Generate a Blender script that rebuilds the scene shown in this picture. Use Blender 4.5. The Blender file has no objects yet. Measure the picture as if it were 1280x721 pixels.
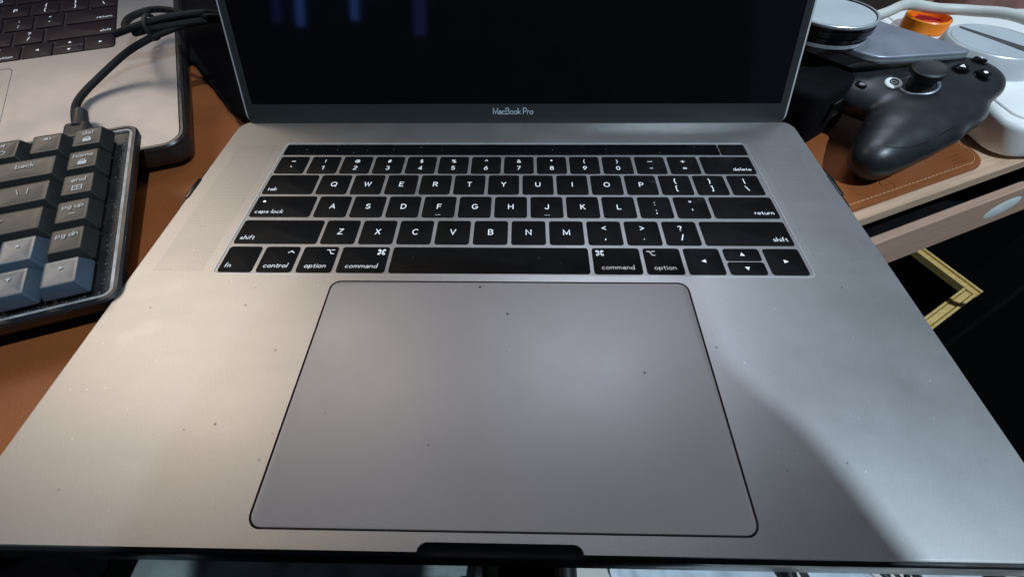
import bpy, bmesh, math, random
from mathutils import Vector, Matrix, Euler
random.seed(7)
R = math.radians
SC = bpy.context.scene
COL = SC.collection

# ------------------------------------------------------------------ frame
# Lengths are millimetres measured from the laptop's front edge (x right, y away,
# z up from its top case); Z0 lifts everything so that the room's floor is z = 0.
Z0 = 768.0
MM = 0.001


def V(x, y, z):
    return Vector((x * MM, y * MM, (z + Z0) * MM))


# ------------------------------------------------------------------ camera
cam = bpy.data.cameras.new('camera')
cam_o = bpy.data.objects.new('camera', cam)
COL.objects.link(cam_o)
cam.sensor_width = 36.0
cam.lens = 15.98
cam.clip_start = 0.005
cam.clip_end = 60.0
cam_o.location = V(6.01, -25.29, 156.77)
cam_o.rotation_euler = (R(39.40), R(0.688), R(1.051))
SC.camera = cam_o

# ------------------------------------------------------------------ world + lamps
w = bpy.data.worlds.new('World')
SC.world = w
w.use_nodes = True
bg = w.node_tree.nodes['Background']
bg.inputs[0].default_value = (0.56, 0.70, 0.95, 1)
bg.inputs[1].default_value = 0.052
SC.view_settings.view_transform = 'Standard'
SC.view_settings.look = 'None'
SC.view_settings.gamma = 1.0
SC.view_settings.use_curve_mapping = False
SC.view_settings.exposure = 0.10


def lamp(name, pos, energy, color, radius):
    l = bpy.data.lights.new(name, 'POINT')
    l.energy = energy
    l.color = color
    l.shadow_soft_size = radius * MM
    o = bpy.data.objects.new(name, l)
    o.location = V(*pos)
    COL.objects.link(o)
    return o


def area(name, pos, aim, energy, color, size):
    l = bpy.data.lights.new(name, 'AREA')
    l.shape = 'DISK'
    l.size = size * MM
    l.energy = energy
    l.color = color
    o = bpy.data.objects.new(name, l)
    o.location = V(*pos)
    o.rotation_euler = (V(*pos) - V(*aim)).to_track_quat('Z', 'Y').to_euler()
    COL.objects.link(o)
    return o


def spot(name, pos, aim, energy, color, radius, cone, blend):
    l = bpy.data.lights.new(name, 'SPOT')
    l.energy = energy
    l.color = color
    l.shadow_soft_size = radius * MM
    l.spot_size = R(cone)
    l.spot_blend = blend
    o = bpy.data.objects.new(name, l)
    o.location = V(*pos)
    o.rotation_euler = (V(*pos) - V(*aim)).to_track_quat('Z', 'Y').to_euler()
    COL.objects.link(o)
    return o


lamp('cool_lamp', (640, -330, 1280), 80.0, (0.66, 0.84, 1.0), 8)
spot('warm_lamp', (-900, 640, 900), (-200, 130, 0), 27.0, (1.0, 0.85, 0.70), 330, 38, 1.0)
area('back_lamp', (210, 720, 900), (40, 100, 0), 3.6, (0.76, 0.84, 1.0), 520)
SC.cycles.max_bounces = 6
SC.cycles.use_denoising = True

# ------------------------------------------------------------------ materials


def ramp(nt, src, p0, p1, c0=(0, 0, 0, 1), c1=(1, 1, 1, 1)):
    r = nt.nodes.new('ShaderNodeValToRGB')
    r.color_ramp.elements[0].position = p0
    r.color_ramp.elements[1].position = p1
    r.color_ramp.elements[0].color = c0
    r.color_ramp.elements[1].color = c1
    nt.links.new(src, r.inputs[0])
    return r.outputs[0]


def mixc(nt, fac, a, b, mode='MIX'):
    m = nt.nodes.new('ShaderNodeMix')
    m.data_type = 'RGBA'
    m.blend_type = mode
    for s, v in ((m.inputs[0], fac), (m.inputs[6], a), (m.inputs[7], b)):
        if hasattr(v, 'is_output'):
            nt.links.new(v, s)
        elif isinstance(v, (int, float)):
            s.default_value = v
        else:
            s.default_value = tuple(v) + (1,) if len(v) == 3 else v
    return m.outputs[2]


def math_(nt, op, a, b=None, c=None):
    m = nt.nodes.new('ShaderNodeMath')
    m.operation = op
    for i, v in enumerate((a, b, c)):
        if v is None:
            continue
        if hasattr(v, 'is_output'):
            nt.links.new(v, m.inputs[i])
        else:
            m.inputs[i].default_value = v
    return m.outputs[0]


def noise(nt, co, scale, detail=3, rough=0.55, vec=None):
    n = nt.nodes.new('ShaderNodeTexNoise')
    n.inputs['Scale'].default_value = scale
    n.inputs['Detail'].default_value = detail
    n.inputs['Roughness'].default_value = rough
    if vec:
        mp = nt.nodes.new('ShaderNodeMapping')
        mp.inputs['Scale'].default_value = vec
        nt.links.new(co, mp.inputs[0])
        co = mp.outputs[0]
    nt.links.new(co, n.inputs['Vector'])
    return n.outputs[0]


def specks(nt, co, scale, size, share):
    """round specks: 1 inside, 0 outside; only a share of the cells carries one"""
    v = nt.nodes.new('ShaderNodeTexVoronoi')
    v.voronoi_dimensions = '2D'
    v.inputs['Scale'].default_value = scale
    nt.links.new(co, v.inputs['Vector'])
    sp = nt.nodes.new('ShaderNodeSeparateColor')
    nt.links.new(v.outputs['Color'], sp.inputs[0])
    on = math_(nt, 'LESS_THAN', sp.outputs[0], share)
    sz = math_(nt, 'MULTIPLY', sp.outputs[1], size)
    ins = math_(nt, 'LESS_THAN', v.outputs['Distance'], sz)
    return math_(nt, 'MULTIPLY', on, ins)


def mat(name, col, rough=0.5, metal=0.0, var=0.12, vscale=60, vvec=None, rvar=0.08, bump=0.0, bscale=900,
        dust=0.0, dscale=500, dsize=0.09, coat=0.0, spec=0.5, emit=None, dustcol=(0.5, 0.5, 0.48)):
    m = bpy.data.materials.new(name)
    m.use_nodes = True
    nt = m.node_tree
    b = nt.nodes['Principled BSDF']
    tc = nt.nodes.new('ShaderNodeTexCoord')
    co = tc.outputs['Object']
    n = noise(nt, co, vscale, 4, 0.6, vvec)
    dark = tuple(c * (1 - var) for c in col)
    lite = tuple(min(1, c * (1 + var)) for c in col)
    c = mixc(nt, ramp(nt, n, 0.3, 0.7), dark, lite)
    if dust:
        c = mixc(nt, specks(nt, co, dscale, dsize, dust), c, dustcol)
    nt.links.new(c, b.inputs['Base Color'])
    n2 = noise(nt, co, vscale * 0.6, 5, 0.65)
    rr = nt.nodes.new('ShaderNodeMapRange')
    nt.links.new(n2, rr.inputs[0])
    rr.inputs[1].default_value = 0.3
    rr.inputs[2].default_value = 0.7
    rr.inputs[3].default_value = max(0.02, rough - rvar)
    rr.inputs[4].default_value = min(1, rough + rvar)
    nt.links.new(rr.outputs[0], b.inputs['Roughness'])
    b.inputs['Metallic'].default_value = metal
    b.inputs['Specular IOR Level'].default_value = spec
    b.inputs['Coat Weight'].default_value = coat
    if bump:
        bp = nt.nodes.new('ShaderNodeBump')
        bp.inputs['Strength'].default_value = bump
        bp.inputs['Distance'].default_value = 0.0002
        nt.links.new(noise(nt, co, bscale, 2), bp.inputs['Height'])
        nt.links.new(bp.outputs[0], b.inputs['Normal'])
    if emit:
        b.inputs['Emission Color'].default_value = tuple(emit[0]) + (1,)
        b.inputs['Emission Strength'].default_value = emit[1]
    return m


def deck_material():
    m = bpy.data.materials.new('blasted_aluminium')
    m.use_nodes = True
    nt = m.node_tree
    b = nt.nodes['Principled BSDF']
    co = nt.nodes.new('ShaderNodeTexCoord').outputs['Object']
    smear = ramp(nt, noise(nt, co, 26, 5, 0.62), 0.38, 0.72)
    c = mixc(nt, smear, (0.395, 0.385, 0.375), (0.425, 0.418, 0.41))
    fine = ramp(nt, noise(nt, co, 1500, 2), 0.3, 0.7)
    c = mixc(nt, 0.09, c, mixc(nt, fine, (0.25, 0.25, 0.25), (0.8, 0.8, 0.8)))
    # loudspeaker perforation on both sides of the keyboard
    xyz = nt.nodes.new('ShaderNodeSeparateXYZ')
    nt.links.new(co, xyz.inputs[0])
    ax = math_(nt, 'ABSOLUTE', xyz.outputs[0])
    p = 0.00125
    gx = math_(nt, 'SUBTRACT', math_(nt, 'MULTIPLY', math_(nt, 'FRACT', math_(nt, 'DIVIDE', xyz.outputs[0], p)), 1.0), 0.5)
    gy = math_(nt, 'SUBTRACT', math_(nt, 'FRACT', math_(nt, 'DIVIDE', xyz.outputs[1], p)), 0.5)
    d2 = math_(nt, 'ADD', math_(nt, 'MULTIPLY', gx, gx), math_(nt, 'MULTIPLY', gy, gy))
    hole = math_(nt, 'LESS_THAN', d2, 0.24 * 0.24)
    for lo, hi, s in ((0.1425, 0.1665, ax), (0.1125, 0.215, xyz.outputs[1])):
        hole = math_(nt, 'MULTIPLY', hole, math_(nt, 'GREATER_THAN', s, lo))
        hole = math_(nt, 'MULTIPLY', hole, math_(nt, 'LESS_THAN', s, hi))
    c = mixc(nt, math_(nt, 'MULTIPLY', hole, 0.34), c, (0.03, 0.03, 0.03))
    crumbs = math_(nt, 'MULTIPLY', specks(nt, co, 95, 0.052, 0.20), ramp(nt, noise(nt, co, 14), 0.45, 0.55))
    c = mixc(nt, math_(nt, 'MULTIPLY', crumbs, 0.65), c, (0.16, 0.14, 0.11))
    fluff = specks(nt, co, 150, 0.060, 0.12)
    c = mixc(nt, math_(nt, 'MULTIPLY', fluff, 0.4), c, (0.85, 0.85, 0.85))
    nt.links.new(c, b.inputs['Base Color'])
    b.inputs['Metallic'].default_value = 1.0
    r = math_(nt, 'ADD', math_(nt, 'MULTIPLY', smear, 0.025), 0.455)
    wipes = ramp(nt, noise(nt, co, 9, 6, 0.7, (1.0, 3.2, 1.0)), 0.42, 0.62)
    r = math_(nt, 'ADD', r, math_(nt, 'MULTIPLY', wipes, 0.018))
    grease = ramp(nt, noise(nt, co, 55, 4, 0.6), 0.60, 0.74)
    r = math_(nt, 'SUBTRACT', r, math_(nt, 'MULTIPLY', grease, 0.022))
    r = math_(nt, 'ADD', r, math_(nt, 'MULTIPLY', math_(nt, 'MAXIMUM', crumbs, math_(nt, 'MULTIPLY', hole, 0.2)), 0.4))
    nt.links.new(r, b.inputs['Roughness'])
    bp = nt.nodes.new('ShaderNodeBump')
    bp.inputs['Strength'].default_value = 0.07
    bp.inputs['Distance'].default_value = 0.00006
    nt.links.new(noise(nt, co, 2200, 2), bp.inputs['Height'])
    nt.links.new(bp.outputs[0], b.inputs['Normal'])
    return m


def wood_material(name, a, bcol, rough=0.5, scale=(3, 60, 60), freq=6):
    m = bpy.data.materials.new(name)
    m.use_nodes = True
    nt = m.node_tree
    b = nt.nodes['Principled BSDF']
    co = nt.nodes.new('ShaderNodeTexCoord').outputs['Object']
    n = noise(nt, co, freq, 6, 0.65, scale)
    n2 = noise(nt, co, freq * 8, 3, 0.6, scale)
    c = mixc(nt, ramp(nt, n, 0.35, 0.65), a, bcol)
    c = mixc(nt, math_(nt, 'MULTIPLY', ramp(nt, n2, 0.5, 0.75), 0.45), c, tuple(x * 0.55 for x in a))
    nt.links.new(c, b.inputs['Base Color'])
    b.inputs['Roughness'].default_value = rough
    bp = nt.nodes.new('ShaderNodeBump')
    bp.inputs['Strength'].default_value = 0.3
    bp.inputs['Distance'].default_value = 0.0003
    nt.links.new(n2, bp.inputs['Height'])
    nt.links.new(bp.outputs[0], b.inputs['Normal'])
    return m


def leather_material(name, a, bcol, rough=0.45):
    m = bpy.data.materials.new(name)
    m.use_nodes = True
    nt = m.node_tree
    b = nt.nodes['Principled BSDF']
    co = nt.nodes.new('ShaderNodeTexCoord').outputs['Object']
    c = mixc(nt, ramp(nt, noise(nt, co, 18, 5, 0.6), 0.3, 0.7), a, bcol)
    pores = ramp(nt, noise(nt, co, 900, 3), 0.3, 0.6)
    c = mixc(nt, math_(nt, 'MULTIPLY', math_(nt, 'SUBTRACT', 1.0, pores), 0.35), c, tuple(x * 0.6 for x in a))
    nt.links.new(c, b.inputs['Base Color'])
    b.inputs['Roughness'].default_value = rough
    b.inputs['Specular IOR Level'].default_value = 0.35
    bp = nt.nodes.new('ShaderNodeBump')
    bp.inputs['Strength'].default_value = 0.35
    bp.inputs['Distance'].default_value = 0.0002
    nt.links.new(noise(nt, co, 1100, 3), bp.inputs['Height'])
    nt.links.new(bp.outputs[0], b.inputs['Normal'])
    return m


M = dict(
    deck=deck_material(),
    web=mat('keyboard_plate_metal', (0.36, 0.35, 0.345), 0.5, 0.9, 0.08, 80),
    key=mat('black_keycap', (0.0045, 0.0045, 0.005), 0.5, 0, 0.2, 120, spec=0.07, dust=0.045, dscale=300, dsize=0.07, bump=0.1, bscale=2500),
    print=mat('white_legend', (0.75, 0.77, 0.78), 0.6, 0, 0.05, 300, emit=((0.9, 0.95, 1.0), 0.25)),
    pad=mat('trackpad_glass', (0.49, 0.485, 0.495), 0.48, 0.22, 0.03, 22, rvar=0.06, dust=0.10, dscale=75, dsize=0.055, dustcol=(0.10, 0.095, 0.09)),
    gap=mat('black_gap', (0.004, 0.004, 0.004), 0.8),
    touch=mat('touch_strip_glass', (0.004, 0.004, 0.005), 0.16, 0, 0.1, 90, dust=0.1, dscale=380, dsize=0.08),
    shell=mat('black_shell_plastic', (0.008, 0.008, 0.009), 0.28, 0, 0.2, 60, rvar=0.12),
    rim=mat('lid_aluminium', (0.60, 0.60, 0.60), 0.5, 0.5, 0.05, 60),
    glass=mat('screen_glass', (0.0035, 0.0035, 0.0045), 0.05, 0, 0.1, 40, rvar=0.01, dust=0.006, dscale=160, dsize=0.05),
    bezel=mat('bezel_glass', (0.030, 0.032, 0.032), 0.22, 0, 0.06, 40, rvar=0.04, dust=0.02, dscale=160, dsize=0.05),
    logo=mat('silver_lettering', (0.45, 0.48, 0.55), 0.5, 0, 0.05, 100),
    mat=leather_material('tan_leather', (0.230, 0.064, 0.017), (0.285, 0.086, 0.024)),
    thread=mat('tan_thread', (0.50, 0.27, 0.13), 0.7, 0, 0.15, 900),
    wood=wood_material('oak_veneer', (0.47, 0.30, 0.19), (0.62, 0.42, 0.285), 0.5),
    wood2=wood_material('brown_drawer_veneer', (0.46, 0.28, 0.20), (0.56, 0.35, 0.255), 0.5),
    ply=wood_material('raw_pine', (0.66, 0.42, 0.12), (0.82, 0.58, 0.22), 0.7),
    silver=mat('silver_aluminium', (0.355, 0.335, 0.335), 0.5, 0.8, 0.03, 30, bump=0.1, bscale=2200),
    black=mat('matt_black_plastic', (0.010, 0.010, 0.011), 0.45, 0, 0.2, 80, bump=0.15, bscale=1500),
    blackdust=mat('dusty_black_plate', (0.012, 0.012, 0.012), 0.5, 0, 0.4, 120, dust=0.45, dscale=330, dsize=0.16, dustcol=(0.06, 0.06, 0.055)),
    smoke=mat('smoky_bumper_plastic', (0.020, 0.016, 0.015), 0.34, 0, 0.2, 60, rvar=0.1, spec=0.35),
    capgrey=mat('charcoal_keycap', (0.020, 0.021, 0.020), 0.36, spec=0.24, metal=0, var=0.15, vscale=70, bump=0.06, bscale=1800, rvar=0.06),
    capblue=mat('slate_blue_keycap', (0.046, 0.064, 0.085), 0.32, 0, 0.12, 70, bump=0.1, bscale=1800, rvar=0.1),
    capprint=mat('grey_legend', (0.42, 0.43, 0.43), 0.5),
    dirty=mat('dusty_pale_edge', (0.36, 0.34, 0.32), 0.6, 0.1, 0.4, 120),
    l2key=mat('aubergine_black_keycap', (0.013, 0.006, 0.010), 0.5, 0, 0.15, 120, spec=0.25),
    fluff=mat('grey_fluff', (0.12, 0.12, 0.115), 0.9),
    l2well=mat('black_keyboard_well', (0.009, 0.006, 0.008), 0.55),
    braid=mat('black_braided_cable', (0.008, 0.008, 0.008), 0.6, spec=0.2, metal=0, var=0.6, vscale=1400, bump=1.0, bscale=1600),
    rubber=mat('black_rubber', (0.014, 0.014, 0.015), 0.55, 0, 0.2, 150),
    pad_black=mat('gamepad_black_plastic', (0.021, 0.022, 0.024), 0.36, 0, 0.15, 100, bump=0.3, bscale=1500, rvar=0.07, dust=0.06, dscale=220, dsize=0.06, dustcol=(0.2, 0.2, 0.2)),
    gloss=mat('glossy_black_button', (0.006, 0.006, 0.007), 0.12, 0, 0.1, 100),
    white=mat('warm_white_plastic', (0.84, 0.84, 0.80), 0.38, 0, 0.04, 30, rvar=0.06, dust=0.05, dscale=150, dsize=0.05, dustcol=(0.25, 0.22, 0.2)),
    whitecable=mat('grey_white_cable', (0.55, 0.55, 0.50), 0.5, 0, 0.08, 60),
    orange=mat('orange_plastic', (0.95, 0.25, 0.010), 0.32, 0, 0.06, 60),
    red=mat('red_plastic', (0.72, 0.035, 0.03), 0.35, 0, 0.1, 60),
    slate=mat('grey_anodised_plate', (0.30, 0.315, 0.36), 0.45, 0.5, 0.08, 50),
    disc=mat('polished_disc', (0.62, 0.66, 0.68), 0.34, 0.6, 0.06, 40),
    dial=mat('brushed_dial', (0.66, 0.68, 0.68), 0.38, 0.35, 0.04, 40),
    face=mat('pale_grey_face', (0.50, 0.55, 0.56), 0.45, 0.2, 0.04, 40),
    steel=mat('steel_tube', (0.55, 0.55, 0.56), 0.25, 1.0, 0.05, 40),
    sticker=mat('white_sticker', (0.76, 0.79, 0.75), 0.5, 0, 0.05, 60),
    floor=mat('dark_floor', (0.002, 0.002, 0.002), 0.9, spec=0.05, metal=0, var=0.1, vscale=4),
    cloth=mat('pale_blue_cloth', (0.70, 0.78, 0.84), 0.9, 0, 0.12, 30, bump=0.5, bscale=700),
    darkcloth=mat('black_cloth_and_shade', (0.005, 0.004, 0.005), 0.95, spec=0.08, metal=0.0, var=0.3, vscale=60, bump=0.6, bscale=900),
    brownpaper=mat('dusky_pink_wrapper', (0.26, 0.14, 0.125), 0.55, 0, 0.25, 40),
    led=mat('caps_lock_light', (0.8, 0.9, 0.8), 0.4, emit=((0.9, 1, 0.9), 1.0)),
)

# ------------------------------------------------------------------ mesh helpers (all in mm)


def rrect(w, h, r, n=6, cx=0, cy=0):
    pts = []
    r = min(r, w / 2 - 1e-4, h / 2 - 1e-4)
    for (sx, sy, a0) in ((1, 1, 0), (-1, 1, 90), (-1, -1, 180), (1, -1, 270)):
        for i in range(n + 1):
            a = R(a0 + 90 * i / n)
            pts.append((cx + sx * (w / 2 - r) + r * math.cos(a), cy + sy * (h / 2 - r) + r * math.sin(a)))
    return pts


def inset(pts, d):
    n = len(pts)
    out = []
    for i in range(n):
        a, b, c = Vector(pts[i - 1]), Vector(pts[i]), Vector(pts[(i + 1) % n])
        e1, e2 = b - a, c - b
        if e1.length < 1e-7:
            e1 = e2
        if e2.length < 1e-7:
            e2 = e1
        n1 = Vector((-e1.y, e1.x)).normalized()
        n2 = Vector((-e2.y, e2.x)).normalized()
        m = n1 + n2
        if m.length < 1e-6:
            m = n1
        m.normalize()
        k = d / max(0.35, m.dot(n1))
        out.append((b.x + m.x * k, b.y + m.y * k))
    return out


class MB:
    def __init__(self):
        self.v, self.f = [], []

    def add(self, verts, faces, mtx=None):
        k = len(self.v)
        for p in verts:
            p = Vector(p)
            self.v.append(mtx @ p if mtx else p)
        self.f += [tuple(i + k for i in f) for f in faces]
        return self

    def loft(self, rings, cap0=True, cap1=True, closed=True, mtx=None):
        n = len(rings[0])
        vs = [p for r in rings for p in r]
        fs = []
        for i in range(len(rings) - 1):
            for j in range(n if closed else n - 1):
                a, b = i * n + j, i * n + (j + 1) % n
                fs.append((a, b, b + n, a + n))
        if cap0:
            fs.append(tuple(range(n - 1, -1, -1)))
        if cap1:
            k = (len(rings) - 1) * n
            fs.append(tuple(range(k, k + n)))
        return self.add(vs, fs, mtx)

    def slab(self, pts, z0, z1, bev=0.0, bot=0.0, steps=2, mtx=None):
        rings = []
        if bot:
            for i in range(steps + 1):
                a = R(90 * i / steps)
                rings.append([(x, y, z0 + bot * (1 - math.sin(a))) for x, y in inset(pts, bot * (1 - math.cos(a)) if False else bot * (1 - math.sin(R(90 * i / steps))) * 0 + bot * (1 - math.sin(a)))])
            rings = [[(x, y, z0) for x, y in inset(pts, bot)], [(x, y, z0 + bot * 0.3) for x, y in inset(pts, bot * 0.3)], [(x, y, z0 + bot) for x, y in pts]]
        else:
            rings = [[(x, y, z0) for x, y in pts]]
        if bev:
            for i in range(steps + 1):
                a = R(90 * i / steps)
                rings.append([(x, y, z1 - bev * (1 - math.sin(a))) for x, y in inset(pts, bev * (1 - math.cos(a)))])
        else:
            rings.append([(x, y, z1) for x, y in pts])
        return self.loft(rings, mtx=mtx)

    def box(self, x0, x1, y0, y1, z0, z1, bev=0.0, mtx=None):
        pts = [(x1, y1), (x0, y1), (x0, y0), (x1, y0)]
        return self.slab(pts, z0, z1, bev, 0, 1, mtx)

    def tube(self, pts, r, n=10, mtx=None, sub=6, smooth=True, cap=True):
        P = [Vector(p) for p in pts]
        rad = r if isinstance(r, (list, tuple)) else [r] * len(P)
        if smooth and len(P) > 2:
            Q, RR = [], []
            for i in range(len(P) - 1):
                p0, p1, p2, p3 = P[max(0, i - 1)], P[i], P[i + 1], P[min(len(P) - 1, i + 2)]
                for k in range(sub):
                    t = k / sub
                    Q.append(0.5 * ((2 * p1) + (p2 - p0) * t + (2 * p0 - 5 * p1 + 4 * p2 - p3) * t * t + (3 * p1 - p0 - 3 * p2 + p3) * t ** 3))
                    RR.append(rad[i] * (1 - t) + rad[i + 1] * t)
            Q.append(P[-1])
            RR.append(rad[-1])
            P, rad = Q, RR
        rings = []
        nrm = None
        for i, p in enumerate(P):
            t = (P[min(i + 1, len(P) - 1)] - P[max(i - 1, 0)]).normalized()
            if nrm is None:
                ref = Vector((0, 0, 1)) if abs(t.z) < 0.9 else Vector((1, 0, 0))
                nrm = t.cross(ref).normalized()
            nrm = (nrm - t * nrm.dot(t)).normalized()
            bn = t.cross(nrm)
            rings.append([p + rad[i] * (nrm * math.cos(2 * math.pi * k / n) + bn * math.sin(2 * math.pi * k / n)) for k in range(n)])
        return self.loft(rings, cap, cap, mtx=mtx)

    def lathe(self, prof, n=48, c=(0, 0, 0), mtx=None, cap=True):
        rings = [[(c[0] + r * math.cos(2 * math.pi * k / n), c[1] + r * math.sin(2 * math.pi * k / n), c[2] + z) for k in range(n)] for r, z in prof]
        return self.loft(rings, cap, cap, mtx=mtx)

    def mesh(self, name):
        me = bpy.data.meshes.new(name)
        me.from_pydata([tuple(p * MM for p in v) for v in self.v], [], self.f)
        me.validate()
        bm = bmesh.new()
        bm.from_mesh(me)
        bmesh.ops.recalc_face_normals(bm, faces=bm.faces)
        bm.to_mesh(me)
        bm.free()
        return me


def smooth(me, ang=35):
    me.shade_smooth()
    try:
        me.set_sharp_from_angle(angle=R(ang))
    except Exception:
        pass
    return me


def obj(name, me, m, parent=None, loc=None, rot=None, sm=True, ang=35):
    if isinstance(me, MB):
        me = me.mesh(name)
        if sm:
            smooth(me, ang)
    if m is not None and not me.materials:
        me.materials.append(m)
    o = bpy.data.objects.new(name, me)
    COL.objects.link(o)
    if parent is not None:
        o.parent = parent
    if loc is not None:
        o.location = loc
    if rot is not None:
        o.rotation_euler = rot
    return o


def L(x, y, z=0):          # local mm -> metres
    return Vector((x * MM, y * MM, z * MM))


def thing(name, label, cat, loc=(0, 0, 0), rot=(0, 0, 0), group=None):
    o = bpy.data.objects.new(name, None)
    o.empty_display_size = 0.02
    COL.objects.link(o)
    o.location = V(*loc)
    o.rotation_euler = rot
    o['label'] = label
    o['category'] = cat
    if group:
        o['group'] = group
    return o


def tag(o, label=None, cat=None, group=None, kind=None):
    for k, v in (('label', label), ('category', cat), ('group', group), ('kind', kind)):
        if v:
            o[k] = v
    return o


def _arc(cx, cy, rx, ry, a0, a1, n=8):
    return [(cx + rx * math.cos(R(a0 + (a1 - a0) * k / n)), cy + ry * math.sin(R(a0 + (a1 - a0) * k / n))) for k in range(n + 1)]


def _bowl(cx=.27, cy=.26, rx=.27, ry=.26):
    return _arc(cx, cy, rx, ry, 0, 360, 14)


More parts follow.
